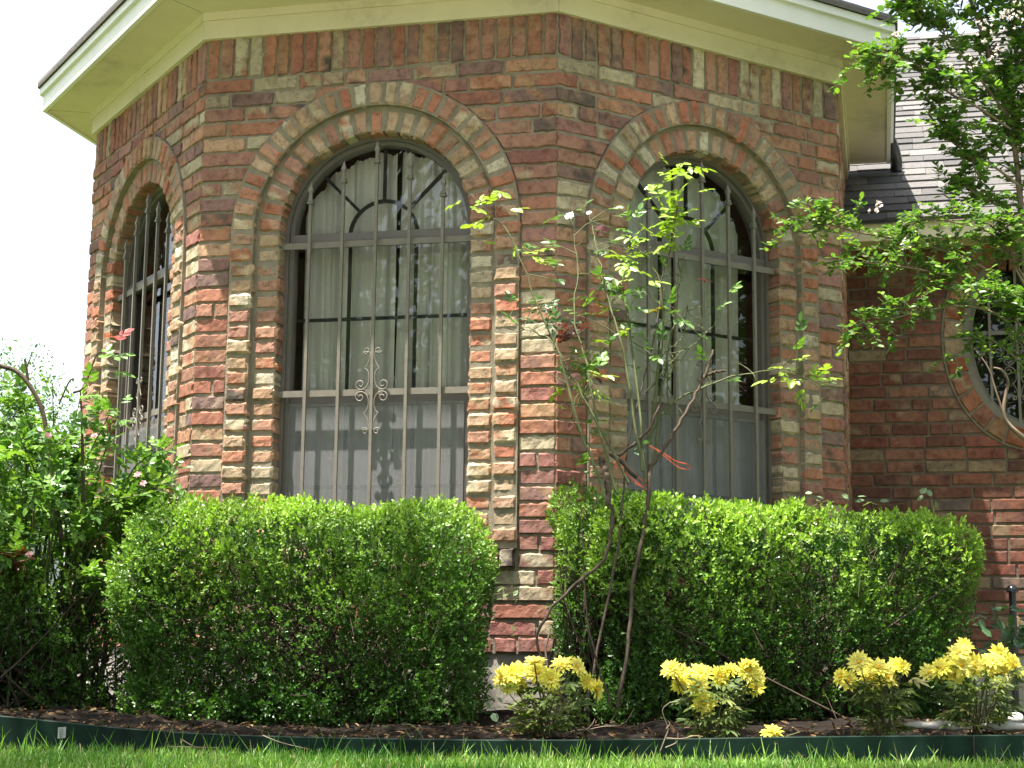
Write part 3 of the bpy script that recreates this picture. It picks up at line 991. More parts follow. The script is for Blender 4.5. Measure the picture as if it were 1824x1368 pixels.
# ---- curtains and blind (they hang inside: things of their own)
def curtain(fc, seed, label, group, s0, s1, off=-.245, split=.52, gap=.028):
    g = np.random.default_rng(seed)
    n = 150
    s = np.linspace(s0, s1, n)
    ph = np.cumsum(g.uniform(.10, .50, n)); wave = .024 * np.sin(ph) + .010 * np.sin(2.3 * ph + 1) + .012 * np.sin(.37 * ph)
    zs = np.linspace(SILL - .1, 1, 26)
    vs = []
    rr = R_IN - .018
    top = np.where(np.abs(s - CX) < rr, SPR + np.sqrt(np.maximum(rr ** 2 - (s - CX) ** 2, 0)), SPR) + g.normal(size=n) * .004 - .012 * np.abs(np.sin(ph * .5))
    nz = 26; mid = int(n * split)
    for j in range(nz):
        t = j / (nz - 1)
        for i in range(n):
            sway = .006 * math.sin(3 * t + ph[i] * .2)
            gap_ = gap * max(0, t - .42) / .58 * (1 if i >= mid else -1) * math.exp(-abs(i - mid + .5) / 14)
            vs.append(fc.p(s[i] + sway + gap_, (SILL - .1) * (1 - t) + top[i] * t, off + wave[i] * (1.15 - .4 * t)))
    idx = np.arange(n * nz).reshape(nz, n)
    f = np.stack([idx[:-1, :-1], idx[:-1, 1:], idx[1:, 1:], idx[1:, :-1]], -1)
    f = np.delete(f, mid - 1, axis=1).reshape(-1, 4)
    root = empty("curtain", fc.p(CX, SILL - .1, off)); tag(root, label, "curtain", group)
    mb = MB(); mb.add(np.array(vs), f); mb.build("drape", M['cloth'], root, True)
    rod = MB(); rod.tube([fc.p(CX - .40, SPR + .02, off - .04), fc.p(CX + .40, SPR + .02, off - .04)], .008, 8); rod.build("rod", M['frame'], root)
curtain(FB, 3, "pleated beige curtain in the front arched window, patched with sun at its foot", "curtains behind the bay windows", CX - R_IN + .035, CX + R_IN - .01, gap=.011)
curtain(FC, 5, "pleated beige curtain in the right arched window behind the thorny rose", "curtains behind the bay windows", CX - R_IN + .01, CX + R_IN - .05, gap=.001)
bl = empty("window_blind", FA.p(CX + .15, 2.35, -.22)); tag(bl, "pale slatted blind hanging inside the narrow left arched window", "blind")
mb = MB()
z = SILL
while z < 2.50:
    hw = R_IN - .03
    e = hw if z < SPR else math.sqrt(max(.0004, hw * hw - (z - SPR) ** 2))
    a0 = max(-.06, -e)
    if e - a0 > .04:
        mb.box(FA.p(CX + a0, z, -.190), FA.d * (e - a0), FA.n * .022 + V3(0, 0, -.014), V3(0, 0, .0015))
    z += .021
mb.build("slats", M['blind'], bl)
rb = MB(); rb.box(FA.p(CX - .06, SILL - .02, -.192), FA.d * (R_IN + .03), FA.n * .02, V3(0, 0, .018)); rb.build("bottom_rail", M['blind'], bl)

# ------------------------------------------------------------------ ground
gm = MB()
S = 400.0
gm.add([(-S, -S, 0), (S, -S, 0), (S, S, 0), (-S, S, 0)], [(0, 1, 2, 3)])
tag(gm.build("lawn", M['lawnsoil']), kind="structure")
for nm, ya, yb, h in (("sidewalk", .25, 1.75, .012), ("street", -10.5, -1.2, .008)):  # unseen paving, added to bounce neutral warm light onto the house
    pm = MB(); pm.add([(-60, ya, h), (60, ya, h), (60, yb, h), (-60, yb, h)], [(0, 1, 2, 3)])
    tag(pm.build(nm, M['paving']), kind="structure")

EDGE_PX = [(-500, 1240), (-220, 1258), (0, 1275), (100, 1285), (200, 1295), (300, 1303), (400, 1308), (600, 1314), (900, 1318), (1200, 1316), (1450, 1312), (1824, 1309), (2150, 1306)]
EDGE_Y = 4.95
edge = bez([px(x, y, EDGE_Y) for x, y in EDGE_PX], 90)
def edge_top(X): return np.interp(X, edge[:, 0], edge[:, 2])
nz_bed = Noise3(40, 16, 9.0)
def bed_z(X, Y):
    t = np.clip((Y - EDGE_Y) / 1.3, 0, 1)
    return (edge_top(X) - .018) * (1 - t) + .11 * t + .010 * nz_bed(np.stack([X, Y, X * 0], -1)) * np.clip((Y - EDGE_Y) * 6, 0, 1)
nx, ny = 150, 70
gx, gy = np.meshgrid(np.linspace(edge[0, 0], edge[-1, 0], nx), np.concatenate([np.linspace(EDGE_Y + .004, 6.2, 45), np.linspace(6.3, 9.6, 25)]), indexing='ij')
bedv = np.stack([gx, gy, bed_z(gx, gy)], -1)
idx = np.arange(nx * ny).reshape(nx, ny)
f = np.stack([idx[:-1, :-1], idx[1:, :-1], idx[1:, 1:], idx[:-1, 1:]], -1).reshape(-1, 4)
bm_ = MB(); bm_.add(bedv.reshape(-1, 3), f)
tag(bm_.build("planting_bed", M['soil'], None, True), kind="structure")

# green plastic edging
ed = MB()
n = len(edge)
vs = []
for p in edge:
    for (dy, z) in ((-.006, -.05), (-.006, p[2] - .002), (-.002, p[2] + .001), (.003, p[2] - .002), (.003, -.05)):
        vs.append((p[0], p[1] + dy, z))
fs = [(5 * i + e, 5 * i + e + 1, 5 * i + 5 + e + 1, 5 * i + 5 + e) for i in range(n - 1) for e in range(4)]
ed.add(vs, [q[::-1] for q in fs])
edging = ed.build("garden_edging", M['edging'])
tag(edging, "low dark green plastic edging strip between the lawn and the bed", "edging")
p = px(110, 1306, EDGE_Y - .0075)
st = MB(); st.box(p + V3(-.012, 0, -.016), V3(.024, 0, .002), V3(0, .001, 0), V3(0, 0, .033)); so_ = st.build("sticker", M['sticker'], edging)
ink = MB()
for k in range(5): ink.box(p + V3(-.008, -.0006, -.010 + k * .0052), V3(.011 + .003 * (k % 2), 0, 0), V3(0, .0004, 0), V3(0, 0, .0018))
ink.build("print", M['ink'], so_)
# joint bracket on the strip
jb = MB(); q = px(1735, 1330, EDGE_Y - .010); jb.box(q + V3(-.003, 0, -.03), V3(.006, 0, 0), V3(0, .004, 0), V3(0, 0, .06)); jb.build("joint_clip", M['blackmetal'], edging)

# grass blades
def grass():
    mb = MB()
    nzg = Noise3(50, 14, 5.0)
    for (n, x0, x1, y0, y1, lo, hi) in ((52000, -2.1, 2.1, 3.95, 4.93, .030, .062), (14000, -3, 3, 2.2, 3.95, .03, .06)):
        X = rng.uniform(x0, x1, n); Y = rng.uniform(y0, y1, n)
        P = np.stack([X, Y, np.zeros(n)], -1)
        up = norm(np.stack([rng.normal(0, .33, n), rng.normal(0, .33, n), np.ones(n)], -1))
        N = np.stack([rng.normal(size=n), rng.normal(size=n), np.zeros(n)], -1)
        t = np.clip(nzg(P) * .42 + .45 + rng.normal(0, .26, n), 0, 1)[:, None]
        col = np.array((.065, .180, .022)) * (1 - t) + np.array((.22, .38, .07)) * t
        dry = rng.random(n) < .07
        col[dry] = (.32, .27, .13)
        L = rng.uniform(lo, hi, n) * (1 + .25 * np.clip(-X - .2, 0, 1)) * (1 + .8 * (rng.random(n) < .06) * (Y > 4.75))
        leaves(mb, T_BLADE, P, up, N, L, rng.uniform(.0028, .0055, n), col)
    tag(mb.build("grass", M['grass']), "bright green lawn grass growing up to the green edging strip", "grass", kind="stuff")
grass()

# leaf litter
def litter():
    mb = MB()
    n = 3800
    X = rng.uniform(-2.2, 2.3, n); Y = EDGE_Y + .01 + np.abs(rng.normal(0, .55, n))
    m = Y < 6.4; X, Y = X[m], Y[m]; n = len(X)
    P = np.stack([X, Y, bed_z(X, Y) + rng.uniform(.001, .012, n)], -1)
    D = norm(np.stack([rng.normal(size=n), rng.normal(size=n), rng.normal(0, .35, n)], -1))
    N = norm(np.stack([rng.normal(0, .5, n), rng.normal(0, .5, n), np.ones(n)], -1))
    pal = np.array([(.20, .11, .05), (.28, .17, .08), (.12, .07, .04), (.34, .23, .12), (.09, .06, .035), (.05, .08, .02)])
    leaves(mb, T_LEAF, P, D, N, rng.uniform(.010, .038, n), rng.uniform(.008, .022, n), pal[rng.integers(0, len(pal), n)] * .5)
    tag(mb.build("leaf_litter", M['litter']), "dry brown leaf litter strewn over the dark planting bed", "leaf litter", kind="stuff")
litter()

# ------------------------------------------------------------------ hedges
def hedge(name, label, cx, cy, ang, hx, hy, z0, z1, n_sprig, seed, rad=.14, bright=1.0, lowfade=.25, dens_hole=.72):
    g = np.random.default_rng(seed)
    nl, nh = Noise3(seed + 1, 14, 5.5), Noise3(seed + 2, 14, 9.0)
    c = V3(cx, cy, (z0 + z1) / 2); hz = (z1 - z0) / 2
    ex, ey = V3(math.cos(ang), math.sin(ang), 0), V3(-math.sin(ang), math.cos(ang), 0)
    root = empty(name, (cx, cy, z0)); tag(root, label, "hedge", "clipped boxwood hedges")
    N = n_sprig * 14
    q = g.uniform(-1, 1, (N, 3)) * np.array((hx + .08, hy + .08, hz + .08))
    h = np.array((hx, hy, hz))
    d = np.abs(q) - (h - rad)
    sd = np.linalg.norm(np.maximum(d, 0), axis=1) + np.minimum(d.max(1), 0) - rad
    W = c + q[:, :1] * ex + q[:, 1:2] * ey + q[:, 2:] * V3(0, 0, 1)
    sd = sd + .014 * nl(W) + .012 * nh(W)
    depth = -sd
    pr = np.where((depth > 0) & (depth < .26), np.exp(-depth / .085), 0)
    hole = np.clip(nh(W * .7) * .9 + .55, 0, 1)
    zrel = (W[:, 2] - z0) / (z1 - z0)
    pr = pr * (1 - dens_hole * (1 - hole) * (depth < .09)) * np.clip((zrel + lowfade * .35) / max(lowfade, .01), .12, 1)
    keep = g.random(N) < pr
    W, q, depth, zrel = W[keep][:n_sprig], q[keep][:n_sprig], depth[keep][:n_sprig], zrel[keep][:n_sprig]
    n = len(W)
    gr = np.sign(q) * np.maximum(np.abs(q) - (h - rad * 1.3), 0) + 1e-4 * q
    nrm = norm(gr[:, :1] * ex + gr[:, 1:2] * ey + gr[:, 2:] * V3(0, 0, 1))
    tw = norm(nrm * .8 + V3(0, 0, .55) + g.normal(0, .55, (n, 3)))
    k = 9
    mb = MB()
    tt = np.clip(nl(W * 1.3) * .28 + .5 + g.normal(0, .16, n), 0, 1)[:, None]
    young_lit = np.clip(1.15 - depth / .07, 0, 1)[:, None] * np.clip(zrel[:, None] * 2.1 - .95, .03, 1) * np.clip(.75 + .5 * nl(W * .6)[:, None], .2, 1.15)  # young outer growth, plus sun on the hedge tops put into the colour
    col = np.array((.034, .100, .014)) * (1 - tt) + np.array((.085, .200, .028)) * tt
    col = col * (1 - .75 * young_lit) + np.array((.34, .52, .080)) * .75 * young_lit
    col = col * bright
    for j in range(k):
        t = j / (k - 1)
        side = norm(np.cross(tw, rand_dirs(n)))
        X = norm(tw * (.45 + .7 * t) + side * (1.0 - .55 * t))
        P = W + tw * (.042 * (t - .75))[..., None] if False else W + tw * (.045 * (t - .7)) + side * .002
        L = g.uniform(.0075, .017, n) * (1 + .25 * young_lit[:, 0])
        leaves(mb, T_OVAL, P, X, norm(tw + .6 * rand_dirs(n)), L, L * g.uniform(.75, .95, n), col * g.uniform(.8, 1.2, (n, 1)))
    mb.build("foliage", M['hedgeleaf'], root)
    st = MB()
    for _ in range(130):
        b = c + ex * g.uniform(-hx * .8, hx * .8) + ey * g.uniform(-hy * .5, hy * .5); b[2] = z0 - .03
        e = c + ex * g.uniform(-hx, hx) * .97 + ey * g.uniform(-hy, hy) * .95; e[2] = z0 + (z1 - z0) * g.uniform(.35, .95)
        m = (b + e) / 2 + g.normal(0, .06, 3)
        st.tube(bez([b, m, e], 7), np.linspace(.007, .0018, 7), 4, cap=False)
    for w_, dr in zip(W[::7], tw[::7]):
        st.tube([w_ - dr * .10 + g.normal(0, .02, 3), w_ - dr * .03, w_], [.0016, .0013, .0009], 3, cap=False)
    st.build("branches", M['bark'], root, True)
    return root

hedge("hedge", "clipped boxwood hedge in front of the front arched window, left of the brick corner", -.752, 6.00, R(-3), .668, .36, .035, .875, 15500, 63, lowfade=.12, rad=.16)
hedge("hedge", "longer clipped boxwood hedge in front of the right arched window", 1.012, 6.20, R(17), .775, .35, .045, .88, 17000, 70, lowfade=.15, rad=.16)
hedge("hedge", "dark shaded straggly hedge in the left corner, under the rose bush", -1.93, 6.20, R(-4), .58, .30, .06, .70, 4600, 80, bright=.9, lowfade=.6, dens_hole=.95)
# little boxwood shoots at the left end of the right hedge climb around the rose canes
hedge("boxwood_shrub", "small loose boxwood shrub around the rose canes at the brick corner",   .34, 6.0, 0, .17, .22, .12, .93, 1900, 90, rad=.10, bright=.9, lowfade=.3, dens_hole=.9)

# ------------------------------------------------------------------ rose leaves
def compound(mb, P, D, N, size, col, mat=0, n=5):
    """pinnate leaves: arrays P (m,3) base, D direction, N up; size (m,)"""
    P = np.asarray(P, float); D = norm(D); m = len(P)
    if m == 0: return
    N = norm(N - D * (N * D).sum(-1, keepdims=True)); Y = np.cross(N, D)
    size = np.broadcast_to(size, (m,))[:, None]
    spots = [(.35, 1), (.35, -1), (.68, 1), (.68, -1), (.85, 0)][:n] if n == 5 else [(.4, 1), (.4, -1), (.75, 0)]
    for t, sd in spots:
        X = norm(D * (.55 if sd else 1) + Y * sd * .9 - N * .12 + .18 * rand_dirs(m))
        B = P + D * size * t
        L = size[:, 0] * (.50 if sd else .58) * rng.uniform(.85, 1.15, m)
        leaves(mb, T_LEAF, B, X, N + .35 * rand_dirs(m), L, L * 1.05, np.asarray(col) * rng.uniform(.85, 1.15, (m, 1)), mat)

def small_flower(parent, p, r, nrm, mat, name="flower", seed=0, layers=2, npet=7, col=(.85, .82, .78)):
    g = np.random.default_rng(seed)
    mb = MB(); nrm = norm(nrm)
    u = norm(np.cross(nrm, V3(.3, .2, .9))); v = np.cross(nrm, u)
    for l in range(layers):
        a = np.arange(npet) * 2 * np.pi / npet + l * .4 + g.normal(0, .1, npet)
        X = norm(np.cos(a)[:, None] * u + np.sin(a)[:, None] * v + nrm * (.25 + .5 * l))
        leaves(mb, T_OVAL, np.tile(p, (npet, 1)), X, np.tile(nrm, (npet, 1)) + g.normal(0, .2, (npet, 3)), r * g.uniform(.85, 1.1, npet) * (1 - .2 * l), r * .8, np.array(col) * g.uniform(.9, 1.1, (npet, 1)))
    return mb.build(name, mat, parent)

GREEN_PAL = np.array([(.065, .150, .026), (.095, .205, .032), (.13, .25, .04), (.17, .30, .05), (.05, .115, .028)])

def left_rose():
    g = np.random.default_rng(101)
    base = V3(-1.80, 6.25, .13)
    root = empty("rose_bush", base); tag(root, "big leafy rose bush with small pink blooms below the left window", "rose bush")
    st, lf, wd = MB(), MB(), MB()
    for i in range(105):
        a = g.uniform(0, 2 * np.pi); rad = .68 * math.sqrt(g.random())
        tip = base + V3(rad * math.cos(a) * 1.05 + .02, rad * math.sin(a) * .7 - .02, 0)
        tip[2] = 1.42 - .62 * (rad / .68) ** 2 * g.uniform(.6, 1.1) - g.uniform(0, .40)
        if tip[0] > -1.28: tip[0] = -1.28 - g.uniform(0, .1)
        mid = base + (tip - base) * .55 + V3(0, 0, .16) + g.normal(0, .05, 3)
        path = bez([base + V3(g.normal(0, .12), g.normal(0, .08), -.02), mid, tip], 14)
        st.tube(path, np.linspace(.006, .0016, 14), 4, cap=False)
        k = 22
        t = g.uniform(.42, 1.0, k)
        ii = t * 12.99; i0 = ii.astype(int)
        P = path[i0] + (path[i0 + 1] - path[i0]) * (ii - i0)[:, None]
        D = norm(norm(path[i0 + 1] - path[i0]) * .4 + V3(0, 0, .15) + .9 * rand_dirs(k))
        cc = GREEN_PAL[g.integers(0, 4, k)] * g.uniform(.9, 1.2)
        if g.random() < .03: cc = np.tile(np.array((.12, .055, .025)), (k, 1))
        compound(lf, P, D, np.tile(V3(0, -.1, 1), (k, 1)) + .4 * rand_dirs(k), g.uniform(.048, .078, k), cc)
    # thick pruned cane arching out on the left, dead stubs, a shoot against the wall
    for pts, r0, r1 in (([(-60, 640), (0, 652), (30, 662), (55, 690), (75, 730), (84, 780), (95, 860), (110, 960)], .009, .010),
                        ([(50, 682), (47, 655), (44, 640)], .006, .005), ([(47, 655), (55, 636)], .004, .002),
                        ([(105, 720), (122, 682), (131, 674)], .004, .003), ([(130, 700), (150, 688), (172, 632), (188, 628)], .005, .002), ([(143, 694), (146, 760), (150, 900)], .0035, .006)):
        wd.tube(bez([px(x, y, 6.0) for x, y in pts], 24), np.linspace(r0, r1, 24), 6)
    P = np.array([px(*q, 6.0) for q in ((186, 632), (192, 640), (195, 660), (180, 645), (160, 690), (145, 700), (205, 605), (200, 612))])
    cols = np.array([(.13, .25, .04)] * 6 + [(.28, .05, .04)] * 2)
    compound(lf, P, rand_dirs(8) * .5 + V3(.4, -.1, .2), np.tile(V3(0, -.5, 1), (8, 1)), .075, cols)
    st.build("canes", M['greencane'], root, True); wd.build("woody_canes", M['bark'], root, True); lf.build("foliage", M['roseleaf'], root)
    for i, (x, y) in enumerate(((86, 776), (245, 846), (255, 862), (52, 988), (168, 777))):
        small_flower(root, px(x, y, 5.72), .016, V3(g.normal(0, .3), -.8, .6), M['whitepetal'], "bloom", i, 2, 7, (.75, .45, .45))
left_rose()

def center_rose():
    g = np.random.default_rng(202)
    Yb = 5.48
    base = px(1042, 1267, Yb)
    root = empty("rose_bush", base); tag(root, "tall thorny rose with bare canes and two white blooms by the brick corner", "rose bush")
    st, gs, lf = MB(), MB(), MB()
    def path(pts, y0, y1, n=26):
        q = [px(x, y, y0 + (y1 - y0) * i / (len(pts) - 1)) for i, (x, y) in enumerate(pts)]
        return bez(q, n)
    canes = [  # points, Y start/end, radius start/end, brown?
        ([(1042, 1267), (1060, 1180), (1085, 1050), (1103, 960), (1112, 870), (1122, 780), (1140, 700), (1165, 600), (1180, 500), (1198, 420), (1212, 330)], 5.46, 6.15, .0052, .002, 1),
        ([(965, 1185), (958, 1127), (1000, 1065), (1040, 1030), (1080, 990), (1088, 940), (1090, 900)], 5.52, 5.60, .0048, .007, 1),
        ([(1100, 1262), (1118, 1150), (1128, 1040), (1143, 960), (1155, 880), (1158, 830)], 5.52, 5.80, .0062, .0085, 1),
        ([(1158, 830), (1190, 790), (1222, 735), (1240, 700), (1262, 655), (1270, 625)], 5.80, 5.9, .0085, .0045, 1),
        ([(1250, 672), (1270, 664), (1290, 660)], 5.88, 5.88, .006, .005, 1),
        ([(1135, 850), (1090, 808), (1100, 812), (1150, 770), (1180, 715)], 5.72, 5.8, .010, .005, 1),
        ([(1085, 900), (1080, 850), (1070, 815)], 5.62, 5.72, .011, .010, 1),
        ([(1160, 770), (1200, 715), (1240, 695), (1300, 672), (1345, 664), (1390, 655), (1420, 665), (1460, 690)], 5.98, 6.0, .004, .0015, 0),
        ([(1085, 905), (1060, 830), (1038, 780), (1015, 700), (1000, 640), (975, 585), (940, 500), (905, 415), (870, 380), (836, 345)], 5.62, 5.95, .007, .0014, 0),
        ([(1100, 880), (1065, 760), (1045, 650), (1022, 560), (1030, 470), (1016, 388)], 5.66, 6.0, .006, .0014, 0),
        ([(1145, 840), (1112, 640), (1082, 525), (1062, 440), (1050, 382)], 5.72, 6.05, .006, .0014, 0),
        ([(1158, 790), (1174, 640), (1180, 530), (1160, 470), (1128, 440), (1112, 452)], 5.95, 6.1, .007, .0014, 0),
        ([(1150, 860), (1140, 740), (1128, 640), (1118, 560), (1108, 500), (1125, 470), (1175, 430)], 5.75, 6.1, .006, .0012, 0),
        ([(1165, 820), (1178, 700), (1195, 600), (1208, 520), (1215, 470)], 5.96, 6.1, .006, .0012, 0),
        ([(1120, 860), (1035, 700), (990, 620), (950, 590), (918, 592)], 5.66, 5.95, .005, .0012, 0),
        ([(1055, 800), (1020, 745), (1035, 715), (1070, 700)], 5.86, 5.8, .003, .0012, 0),
        ([(1150, 700), (1200, 640), (1245, 605), (1262, 590)], 6.0, 6.0, .003, .0014, 0),
        ([(1170, 640), (1215, 600), (1225, 540)], 6.0, 6.05, .003, .0012, 0),
        ([(1195, 740), (1187, 690), (1200, 655), (1195, 630)], 6.0, 6.0, .003, .001, 0),
        ([(1090, 1262), (1070, 1200), (1042, 1090), (1040, 1020)], 5.48, 5.5, .004, .002, 1),
    ]
    tips = []
    paths = []
    for pts, y0, y1, r0, r1, br in canes:
        p = path(pts, y0, y1)
        p = p + g.normal(0, .0025, p.shape) * (np.arange(len(p)) > 0)[:, None]
        (st if br else gs).tube(p, np.linspace(r0, r1, len(p)), 6)
        paths.append((p, br))
        # thorns
        if not br:
            for k in range(2, len(p) - 2, 2):
                d = norm(np.cross(p[k + 1] - p[k], rand_dirs(1)[0]))
                gs.tube([p[k], p[k] + d * .008 + V3(0, 0, -.003)], [.0016, .0002], 3, cap=False)
    # thin side twigs
    for p, br in paths:
        if br: continue
        for _ in range(8):
            k = g.integers(8, len(p) - 1)
            d = norm(g.normal(0, 1, 3) * V3(1, .45, .7) + V3(0, 0, .55))
            L = g.uniform(.05, .17)
            q = bez([p[k], p[k] + d * L * .5 + g.normal(0, .012, 3), p[k] + d * L + g.normal(0, .02, 3)], 6)
            gs.tube(q, np.linspace(.0022, .0009, 6), 4, cap=False)
            if g.random() < .40: tips.append((q[-1], d, GREEN_PAL[g.integers(0, 3)]))
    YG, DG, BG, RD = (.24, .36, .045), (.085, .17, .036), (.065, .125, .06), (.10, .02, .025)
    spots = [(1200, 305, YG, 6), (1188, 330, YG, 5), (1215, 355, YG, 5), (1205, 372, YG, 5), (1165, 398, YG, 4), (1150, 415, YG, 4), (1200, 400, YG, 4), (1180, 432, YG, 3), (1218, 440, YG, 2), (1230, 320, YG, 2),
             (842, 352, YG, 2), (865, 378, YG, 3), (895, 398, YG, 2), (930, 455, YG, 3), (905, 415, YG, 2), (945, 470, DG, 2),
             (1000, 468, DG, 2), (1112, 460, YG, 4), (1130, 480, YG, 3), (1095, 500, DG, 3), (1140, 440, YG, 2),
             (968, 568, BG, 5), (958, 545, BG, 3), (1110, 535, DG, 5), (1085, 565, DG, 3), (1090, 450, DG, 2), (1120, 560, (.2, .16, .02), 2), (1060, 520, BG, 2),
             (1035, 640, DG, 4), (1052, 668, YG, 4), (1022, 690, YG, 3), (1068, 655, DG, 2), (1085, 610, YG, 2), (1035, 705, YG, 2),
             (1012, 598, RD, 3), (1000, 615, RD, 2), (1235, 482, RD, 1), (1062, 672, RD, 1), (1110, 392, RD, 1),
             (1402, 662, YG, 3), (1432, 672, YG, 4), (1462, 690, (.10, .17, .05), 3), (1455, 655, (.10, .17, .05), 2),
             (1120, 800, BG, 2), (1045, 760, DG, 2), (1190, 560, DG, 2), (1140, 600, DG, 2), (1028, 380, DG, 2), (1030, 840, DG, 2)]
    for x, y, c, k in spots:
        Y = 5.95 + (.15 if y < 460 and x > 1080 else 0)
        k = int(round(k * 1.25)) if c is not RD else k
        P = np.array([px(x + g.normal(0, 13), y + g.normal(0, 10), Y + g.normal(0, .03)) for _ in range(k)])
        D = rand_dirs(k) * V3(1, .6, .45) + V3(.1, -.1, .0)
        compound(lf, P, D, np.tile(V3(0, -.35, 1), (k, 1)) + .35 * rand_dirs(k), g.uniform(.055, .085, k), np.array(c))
    if tips:
        compound(lf, [t[0] for t in tips], np.array([t[1] for t in tips]), np.tile(V3(0, -.3, 1), (len(tips), 1)), .065, np.array([t[2] for t in tips]))
    st.build("woody_canes", M['bark'], root, True); gs.build("green_canes", M['greencane'], root, True); lf.build("foliage", M['roseleaf'], root)
    for i, (x, y, Y) in enumerate(((1015, 386, 5.98), (1049, 380, 6.03))):
        small_flower(root, px(x, y, Y), .024 if i == 0 else .014, V3(-.3, -.7, .55), M['whitepetal'], "bloom", 30 + i, 2, 8, (.85, .85, .83))
    # orange garden twine tied round the canes
    tw = empty("garden_twine", px(1130, 850, 5.9)); tag(tw, "thin orange twine tied around the thorny rose canes", "twine")
    m = MB()
    for pts in ([(1093, 824), (1110, 838), (1130, 855), (1148, 870), (1153, 872)], [(1094, 830), (1112, 842), (1128, 858), (1146, 869)], [(1104, 808), (1100, 815), (1093, 826)],
                [(1155, 793), (1180, 806), (1205, 822), (1222, 826), (1231, 831), (1226, 836), (1210, 833), (1190, 818), (1170, 802)], [(1096, 826), (1115, 835), (1140, 852), (1156, 871)]):
        m.tube(bez([px(x, y, 5.86) for x, y in pts], 22), .0010, 5)
    m.build("knotted_strand", M['twine'], tw, True)
center_rose()

# ------------------------------------------------------------------ crape myrtle (right)
def crape():
    g = np.random.default_rng(303)
    base = V3(2.30, 6.55, .15)
    root = empty("crape_myrtle", base); tag(root, "small leafy crape myrtle tree with pale pink blossoms reaching in from the right", "tree")
    st, lf = MB(), MB()
    mains = [  # pixel polylines with Y ranges: (pts, Y0, Y1, r0, r1, twig count, twig length)
        ([(1840, 900), (1835, 600), (1815, 330), (1800, 230), (1760, 90), (1715, -40), (1690, -140)], 6.55, 6.40, .016, .005, 24, .26),
        ([(1845, 700), (1838, 400), (1830, 200), (1825, 60), (1810, -60), (1800, -160)], 6.5, 6.3, .014, .005, 24, .26),
        ([(1800, 230), (1740, 190), (1690, 165), (1640, 120), (1595, 100), (1560, 88)], 6.4, 6.2, .006, .0018, 14, .15),
        ([(1790, 200), (1730, 120), (1680, 60), (1640, 20), (1625, -10)], 6.4, 6.3, .006, .0018, 14, .17),
        ([(1815, 330), (1760, 290), (1720, 275), (1680, 215)], 6.45, 6.3, .006, .002, 12, .14),
        ([(1825, 430), (1780, 370), (1745, 350), (1715, 325)], 6.45, 6.3, .005, .002, 7, .12),
        ([(1850, 620), (1800, 520), (1740, 470), (1660, 440), (1590, 425), (1520, 412), (1460, 395), (1418, 392)], 6.3, 6.05, .007, .0014, 17, .13),
        ([(1850, 640), (1790, 540), (1720, 500), (1640, 480), (1560, 470), (1480, 462)], 6.25, 6.0, .006, .0014, 17, .13),
        ([(1850, 650), (1790, 570), (1720, 545), (1640, 555), (1580, 570), (1510, 582)], 6.2, 5.95, .006, .0014, 15, .11),
        ([(1850, 560), (1810, 480), (1770, 420), (1720, 400), (1640, 390), (1600, 405)], 6.35, 6.1, .006, .0014, 12, .13),
        ([(1840, 520), (1810, 470), (1790, 430), (1800, 380)], 6.35, 6.2, .005, .002, 9, .13),
        ([(1850, 690), (1800, 630), (1745, 600), (1700, 640)], 6.2, 6.1, .004, .0014, 8, .10),
        ([(1840, 700), (1880, 420), (1960, 250), (2040, 120)], 6.6, 6.7, .012, .003, 20, .24),
        ([(1840, 560), (1930, 430), (2040, 380), (2130, 400)], 6.5, 6.4, .008, .002, 20, .20),
        ([(1835, 300), (1900, 120), (1950, -40), (1980, -180)], 6.5, 6.7, .010, .003, 22, .24),
        ([(1850, 620), (1830, 570), (1800, 545), (1770, 520)], 6.2, 6.0, .004, .0014, 12, .12),
    ]
    P_, D_, S_ = [], [], []
    for mi, (pts, y0, y1, r0, r1, nt_, tl) in enumerate(mains):
        big = 1.22 if mi < 6 else 1.0
        p = bez([px(x, y, y0 + (y1 - y0) * i / (len(pts) - 1)) for i, (x, y) in enumerate(pts)], 30)
        st.tube(p, np.linspace(r0, r1, 30), 6)
        d0 = norm(p[-1] - p[0])
        for k in range(int(nt_ * (2.7 if mi < 6 else 2.2))):
            t = g.uniform(.30, 1.0) if nt_ > 8 else g.uniform(.2, 1)
            i0 = min(28, int(t * 29))
            d = norm(norm(p[i0 + 1] - p[i0]) * .75 + g.normal(0, .65, 3) * V3(1, .8, .8) + V3(0, 0, .05))
            L = tl * g.uniform(.5, 1.3)
            q = bez([p[i0], p[i0] + d * L * .5 + g.normal(0, .015, 3), p[i0] + d * L + V3(0, 0, -.02)], 8)
            st.tube(q, np.linspace(min(.003, r1 * 1.4), .0008, 8), 4, cap=False)
            subs = [(q, d, L)]
            for _ in range(2):
                j = g.integers(2, 7); dd = norm(d + g.normal(0, .7, 3)); l2 = L * g.uniform(.35, .6)
                q2 = bez([q[j], q[j] + dd * l2 * .5, q[j] + dd * l2 + V3(0, 0, -.01)], 6)
                st.tube(q2, np.linspace(.0016, .0007, 6), 3, cap=False); subs.append((q2, dd, l2))
            for qq, dd, ll in subs:
                m = max(4, int(ll / .010))
                tt = np.linspace(.18, 1, m); ii = tt * (len(qq) - 1.01); a = ii.astype(int)
                pos = qq[a] + (qq[a + 1] - qq[a]) * (ii - a)[:, None]
                side = norm(np.cross(np.tile(dd, (m, 1)), rand_dirs(m) * .4 + V3(0, 0, 1))) * np.where(np.arange(m) % 2, 1, -1)[:, None]
                P_.append(pos); D_.append(norm(side + dd * .55 + .35 * rand_dirs(m))); S_.append(g.uniform(.017, .035, m) * big)
    P, D, S = np.concatenate(P_), np.concatenate(D_), np.concatenate(S_)
    pal = np.array([(.070, .160, .030), (.10, .21, .038), (.14, .27, .042), (.08, .16, .05), (.18, .30, .05)])
